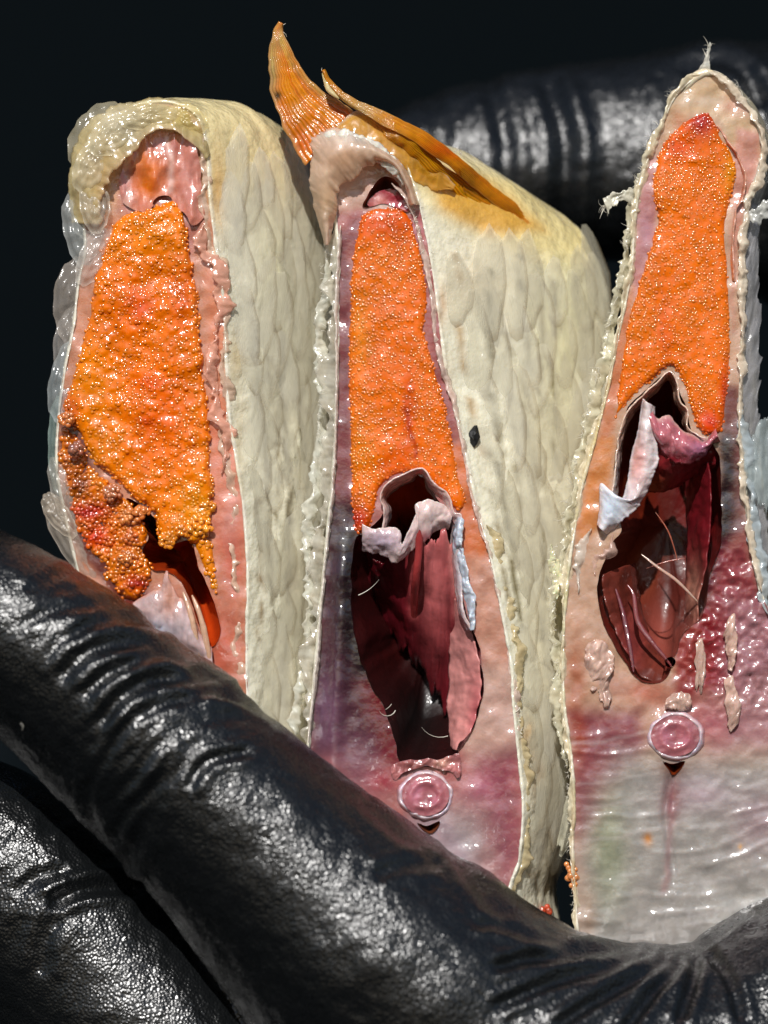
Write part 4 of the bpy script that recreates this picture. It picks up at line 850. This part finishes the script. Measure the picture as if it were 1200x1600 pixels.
ribbon('torn_tissue', [(1088,1000,-16),(1096,1000,-18),(1100,1040,-18),(1096,1080,-14)], [(1086,1070,-12),(1090,1076,-14),(1094,1080,-14),(1096,1086,-12)], M['membrane'], p3, (206, 172, 158), 40, 12, 6, .06, 141, 4, bow=3)
ribbon('torn_tissue', [(1132,1060,-18),(1146,1064,-20),(1156,1100,-18),(1150,1130,-16)], [(1134,1090,-14),(1136,1110,-16),(1138,1130,-16),(1142,1142,-12)], M['membrane'], p3, (206, 172, 158), 40, 12, 6, .06, 142, 4, bow=3)
ribbon('torn_tissue', [(1136,970,-18),(1146,964,-22),(1150,1010,-20),(1144,1050,-16)], [(1130,990,-14),(1134,1010,-16),(1136,1030,-16),(1138,1046,-12)], M['membrane'], p3, (206, 172, 158), 40, 12, 6, .06, 143, 4, bow=3)
ribbon('torn_tissue', [(1038,1098,-16),(1056,1082,-20),(1076,1084,-20),(1084,1100,-16)], [(1040,1108,-14),(1054,1108,-16),(1070,1110,-16),(1080,1106,-12)], M['membrane'], p3, (206, 172, 158), 40, 12, 8, .06, 144, 4, bow=3)
vertebra(1055, 1150, lambda x, y: face3(x, y) - 4, 47, 40, 35, 29, p3, 5)
# skin edges of the right piece
frayed_edge('skin_edge', [(1104,112),(1060,142),(1034,190),(1012,245),(998,290),(990,350),(984,430),(968,510),(950,600),(930,680),(908,760),(896,830),(886,900),(879,1000),(880,1100),(891,1180),(896,1260),(893,1320),(898,1400),(906,1475)], p3, (236,224,196), 10, -16, 151, 5)
frayed_edge('skin_edge', [(1010,260),(996,300),(984,360),(976,430),(958,520),(936,600),(916,680),(900,740),(890,800),(880,870),(868,900),(866,980),(872,1060),(878,1130),(886,1200)], p3, (220,214,190), 18, 4, 152, 9)
frayed_edge('skin_edge', [(1104,112),(1136,124),(1170,168),(1192,222),(1186,268),(1168,322),(1163,377),(1160,452),(1161,527),(1157,654),(1163,747),(1172,825),(1190,925)], p3, (240,226,205), 11, -16, 153, 5)
frayed_edge('skin_edge', [(1160,640),(1168,700),(1172,760),(1180,830),(1192,900),(1200,960)], p3, (196,204,206), 16, -10, 154, 6)
ribbon('skin_flap', [(1160,700,-10),(1176,676,-6),(1200,656,0),(1230,650,6)], [(1166,760,0),(1184,780,4),(1204,800,6),(1230,810,10)], M['film'], p3, (196,206,206), 40, 20, 8, .05, 155, 2, bow=6)
ribbon('skin_flap', [(1168,330,10),(1178,300,20),(1186,360,24),(1184,450,24),(1188,560,20),(1184,660,20),(1196,800,20),(1210,900,20)], [(1160,340,0),(1164,400,0),(1162,460,0),(1162,540,0),(1158,640,0),(1164,760,0),(1174,840,0),(1190,930,0)], M['film'], p3, (190,188,190), 80, 14, 6, .04, 156, 2)
# tags of torn skin: the spike on top and the tag on the left
ribbon('skin_tag', [(1084,122,-8),(1094,104,-12),(1103,88,-14),(1109,66,-14)], [(1108,122,-4),(1108,106,-8),(1108,90,-12),(1110,68,-14)], M['edge'], p3, (240,236,224), 30, 10, 3, .1, 171, 2, rag=.2, cre=3)
tube_part('skin_rim', [(1060,150,-6),(1080,126,-10),(1100,114,-12),(1120,116,-12)], 8, M['membrane'], p3, (236,222,196), seed=10)
ribbon('skin_tag', [(996,300,-6),(984,292,-10),(970,298,-14),(956,302,-16),(942,310,-14)], [(994,326,-4),(984,312,-6),(972,312,-10),(960,322,-12),(950,334,-12)], M['edge'], p3, (240,236,220), 40, 12, 5, .1, 172, 2, rag=.25, cre=4)
ribbon('skin_tag', [(1164,328,-8),(1182,324,-12),(1200,312,-12),(1216,300,-10)], [(1164,346,-6),(1184,346,-8),(1202,338,-8),(1218,324,-8)], M['edge'], p3, (226,226,220), 40, 12, 5, .1, 173, 2, rag=.25, cre=4)
ribbon('skin_tag', [(862,850,6),(874,880,2),(884,900,0)], [(858,880,10),(862,910,8),(868,940,4)], M['membrane'], p3, (226,220,184), 30, 14, 9, .1, 157, 3)
ribbon('loose_scale', [(886,1240,0),(894,1236,-4),(898,1250,-2)], [(872,1310,4),(874,1318,2),(880,1320,0)], M['film'], p3, (226,222,200), 20, 20, 3, .1, 158, 2, bow=4)
fibres('torn_fibres', [(1108,74,-12,.1,-1),(1106,80,-12,-.2,-1),(1104,90,-10,.2,-1)] * 3 + [(1140,132,-8,1,-.6),(1150,140,-8,1,-.8),(1160,160,-6,.9,-.6),(1136,126,-8,1,-.2),(1160,150,-8,1,-.9)] + [(946,322,-12,-.6,1),(948,320,-12,-1,.3),(950,318,-12,-.9,.8),(944,326,-12,-.2,1)] * 3, p3, (10, 24), 1.2)
edge_fibres(resample(np.array([(1050,150),(1020,210),(1000,270),(985,350),(975,430),(950,520),(925,620),(905,700),(885,790),(868,870),(868,960),(875,1080)], float), 5), p3, 120, -8, (6, 20), -1, .8)
edge_fibres(resample(np.array([(884,1150),(890,1240),(890,1320),(896,1400),(904,1470)], float), 5), p3, 60, -12, (4, 10), -1, .8)
edge_fibres(resample(np.array([(1140,130),(1172,170),(1192,220),(1186,270)], float), 5), p3, 30, -8, (6, 18), 1, .8)
loose_scale(890, 1300, 8, 8, 40, .35, p3, 9, (225,222,200))
# orange crumbs of roe stuck where the pieces meet
cr = thing('roe_crumb', 'orange roe crumb on the left skin edge of the rightmost fish piece near the palm', 'roe crumb', (896, 1375, 0))
for k, (x, y, r0) in enumerate(((893,1360,6),(896,1374,8),(899,1386,6))):
    eggs('egg_clump', RNG.normal(size=(8, 3)) * [4, 5, 2] + [x, y, -14], np.full(8, r0 * .7), np.clip(lin((214,130,70)) * RNG.uniform(.8, 1.2, (8, 1)), 0, 1), cr, stuff=False)
cr2 = thing('roe_crumb', 'reddish roe crumb on shaded skin of the middle fish piece just above the glove', 'roe crumb', (853, 1420, 40))
eggs('egg_clump', RNG.normal(size=(8, 3)) * [4, 5, 2] + [853, 1420, 90], np.full(8, 5.), np.clip(lin((190,70,40)) * RNG.uniform(.8, 1.2, (8, 1)), 0, 1), cr2, stuff=False)

# ================================================================== GLOVED HAND
hand = thing('gloved_hand', 'hand in a black rubber glove gripping three cut fish pieces from below', 'gloved hand', (700, 1700, -60))
CH = [
    [(-170,900,-60,105),(-90,930,-100,125),(10,985,-125,138),(115,1062,-130,146),(250,1180,-132,160),(370,1295,-134,172),(490,1415,-130,192),(620,1540,-120,226),(760,1650,-105,238),(900,1722,-90,258),(1050,1746,-70,270),(1180,1720,-40,262)],
    [(1180,1720,-40,262),(1262,1640,-20,240),(1420,1540,80,230),(1560,1340,260,215),(1620,1000,460,205),(1560,640,640,195),(1420,420,760,190),(1270,285,800,200),(1130,252,800,185),(980,250,790,158),(830,262,780,150),(690,290,765,138),(590,330,750,112)],
    [(-210,1270,90,120),(-60,1325,75,152),(70,1445,70,176),(200,1600,60,196),(340,1780,30,215),(600,1900,-40,260),(900,1950,-60,320),(1150,1900,-40,300)],
]
Vs = []; Fs = []; k = 0
I3, IF3 = ico(4)
for ch in CH:
    P = resample3(catmull(ch, False, 8), 12)
    for x, y, d, r in P:
        Vs.append(I3 * r + [x, y, d]); Fs.append(IF3[:, ::-1] + k); k += len(I3)
V = np.concatenate(Vs); F = np.concatenate(Fs)
tmp = mesh_obj('hand', W(V[:, 0], V[:, 1], V[:, 2]), F, M['glove'])
rm = tmp.modifiers.new('r', 'REMESH'); rm.mode = 'VOXEL'; rm.voxel_size = 4.6 * S
smm = tmp.modifiers.new('s', 'SMOOTH'); smm.iterations = 16; smm.factor = .6
dg = bpy.context.evaluated_depsgraph_get(); ev = tmp.evaluated_get(dg); me = bpy.data.meshes.new_from_object(ev)
bpy.data.objects.remove(tmp)
nv = len(me.vertices); co = np.zeros(nv * 3, np.float32); me.vertices.foreach_get('co', co); co = co.reshape(-1, 3).astype(float)
no = np.zeros(nv * 3, np.float32); me.vertices.foreach_get('normal', no); no = no.reshape(-1, 3)
D_ = co[:, 1] / S; kk = (DC + co[:, 1]) / DC; X_ = co[:, 0] / S / kk + 600; Y_ = 800 - co[:, 2] / S / kk
disp = np.zeros(nv)
front = sm((120 - D_) / 120)
def crease(pts, width, amp, msk=front, ends=.12):
    global disp
    P = catmull(pts, False, 6)
    bb = (X_ > P[:, 0].min() - width * 3) & (X_ < P[:, 0].max() + width * 3) & (Y_ > P[:, 1].min() - width * 3) & (Y_ < P[:, 1].max() + width * 3) & (msk > 0)
    if not bb.any(): return
    d, _, _, al = segdist(X_[bb], Y_[bb], P, False)
    t = sm(np.minimum(al, 1 - al) / ends)
    disp[bb] += (-amp * np.exp(-(d / width) ** 2) + amp * .55 * np.exp(-((d - 1.9 * width) / (width * .9)) ** 2)) * t * msk[bb]
# joint wrinkles on the front finger
for pts, wd, am in [
    ([(110,1010),(150,975),(210,970),(270,990)], 8, 6), ([(90,1070),(130,1020),(190,1000),(260,1010),(310,1035)], 9, 8), ([(120,1100),(170,1050),(240,1030),(310,1045),(360,1075)], 8, 8),
    ([(150,1150),(190,1090),(260,1060),(340,1068),(400,1100)], 9, 10), ([(150,1230),(180,1160),(240,1110),(320,1090),(400,1100),(450,1140)], 9, 11), ([(165,1290),(200,1220),(250,1160),(320,1125),(400,1125)], 8, 9),
    ([(180,1330),(200,1270),(240,1220),(262,1170)], 8, 12), ([(195,1360),(225,1290),(262,1230),(300,1190)], 10, 14), 
    ([(290,1240),(330,1190),(390,1170)], 8, 7), ([(160,1310),(140,1260),(150,1210)], 7, 6),
    ([(360,1040),(400,1090),(430,1125)], 7, 5), ([(40,920),(90,900),(140,910)], 8, 5), ([(30,980),(90,950),(160,940),(215,960)], 8, 6), ([(60,1030),(100,990),(150,965)], 7, 5)]:
    crease([(x + random.uniform(-9, 9), y + random.uniform(-9, 9)) for x, y in pts], wd * random.uniform(.7, 1.5), am * random.uniform(.2, .85))
# folds of loose rubber fanning out of the web of the palm
for pts, wd, am in [
    ([(1010,1482),(920,1490),(830,1498),(760,1515)], 9, 8), ([(1040,1486),(950,1510),(850,1540),(760,1580)], 9, 7), ([(1060,1490),(990,1530),(920,1570),(860,1610)], 9, 9),
    ([(1075,1492),(1030,1540),(990,1590),(960,1640)], 9, 9), ([(1090,1490),(1080,1540),(1060,1600)], 9, 8), ([(1100,1480),(1140,1530),(1160,1600)], 9, 7), ([(1090,1478),(1110,1465),(1140,1445),(1180,1420)], 7, 7),
    ([(700,1350),(640,1350),(580,1370)], 10, 4), ([(620,1290),(690,1310),(740,1370),(800,1440),(900,1470)], 12, 5), ([(560,1240),(620,1300),(690,1340)], 10, 4), ([(940,1480),(860,1476),(790,1450),(730,1440)], 8, 5),
    ([(70,1420),(120,1392),(180,1384),(230,1392)], 11, 11), ([(60,1530),(75,1460),(110,1415)], 14, 5), ([(20,1400),(60,1370),(110,1360)], 10, 4)]:
    crease(pts, wd, am)
bck = sm((D_ - 400) / 100) * (no[:, 1] < .4)
for x0, am, wd in ((675, 5, 12), (775, 9, 12), (868, 14, 13), (935, 4, 12), (1060, 7, 14), (1130, 12, 15), (1180, 12, 14)):
    crease([(x0 - 26, 90), (x0 - 4, 150), (x0 + 14, 220), (x0 + 12, 300), (x0 + 4, 400)], wd * 1.2, am * .8, bck, .2)
crease([(1060,120),(1110,90),(1160,110),(1200,170)], 12, 10, bck)
# slack in the rubber: waves across the finger, then fine irregularity
ax = (X_ * .76 + Y_ * .65); ay = (-X_ * .65 + Y_ * .76)
wj = np.exp(-((ax - 905) / 130) ** 2) * front
wq = fbm(X_ * .008, Y_ * .008, 0, 3, 165) * 60
disp += wj * 3.0 * (1 - 2 * np.abs(fbm((ax + wq) * .022, ay * .012, 0, 4, 161)))
disp += 4.5 * fbm(X_ * .012, Y_ * .012, D_ * .012, 3, 162) + 1.3 * fbm(X_ * .06, Y_ * .06, D_ * .06, 2, 163)
disp += bck * 5 * fbm(X_ * .016, Y_ * .012, D_ * .012, 4, 164)
co2 = co + no * disp[:, None] * S
me.vertices.foreach_set('co', co2.ravel().astype(np.float32)); me.update()
me.polygons.foreach_set('use_smooth', np.full(len(me.polygons), True))
me.materials.clear(); me.materials.append(M['glove'])
ho = bpy.data.objects.new('glove', me); COL.objects.link(ho); put(ho, hand)
fz = thing('lint', 'tiny pale curl of lint on the black glove near the left edge of the picture', 'lint', (34, 1136, -255))
fibres('lint_thread', [(32, 1130, -262, .3, 1)], fz, (14, 15), 1.5)

print('tris', sum(len(o.data.loops) - 2 * len(o.data.polygons) for o in bpy.data.objects if o.type == 'MESH'))
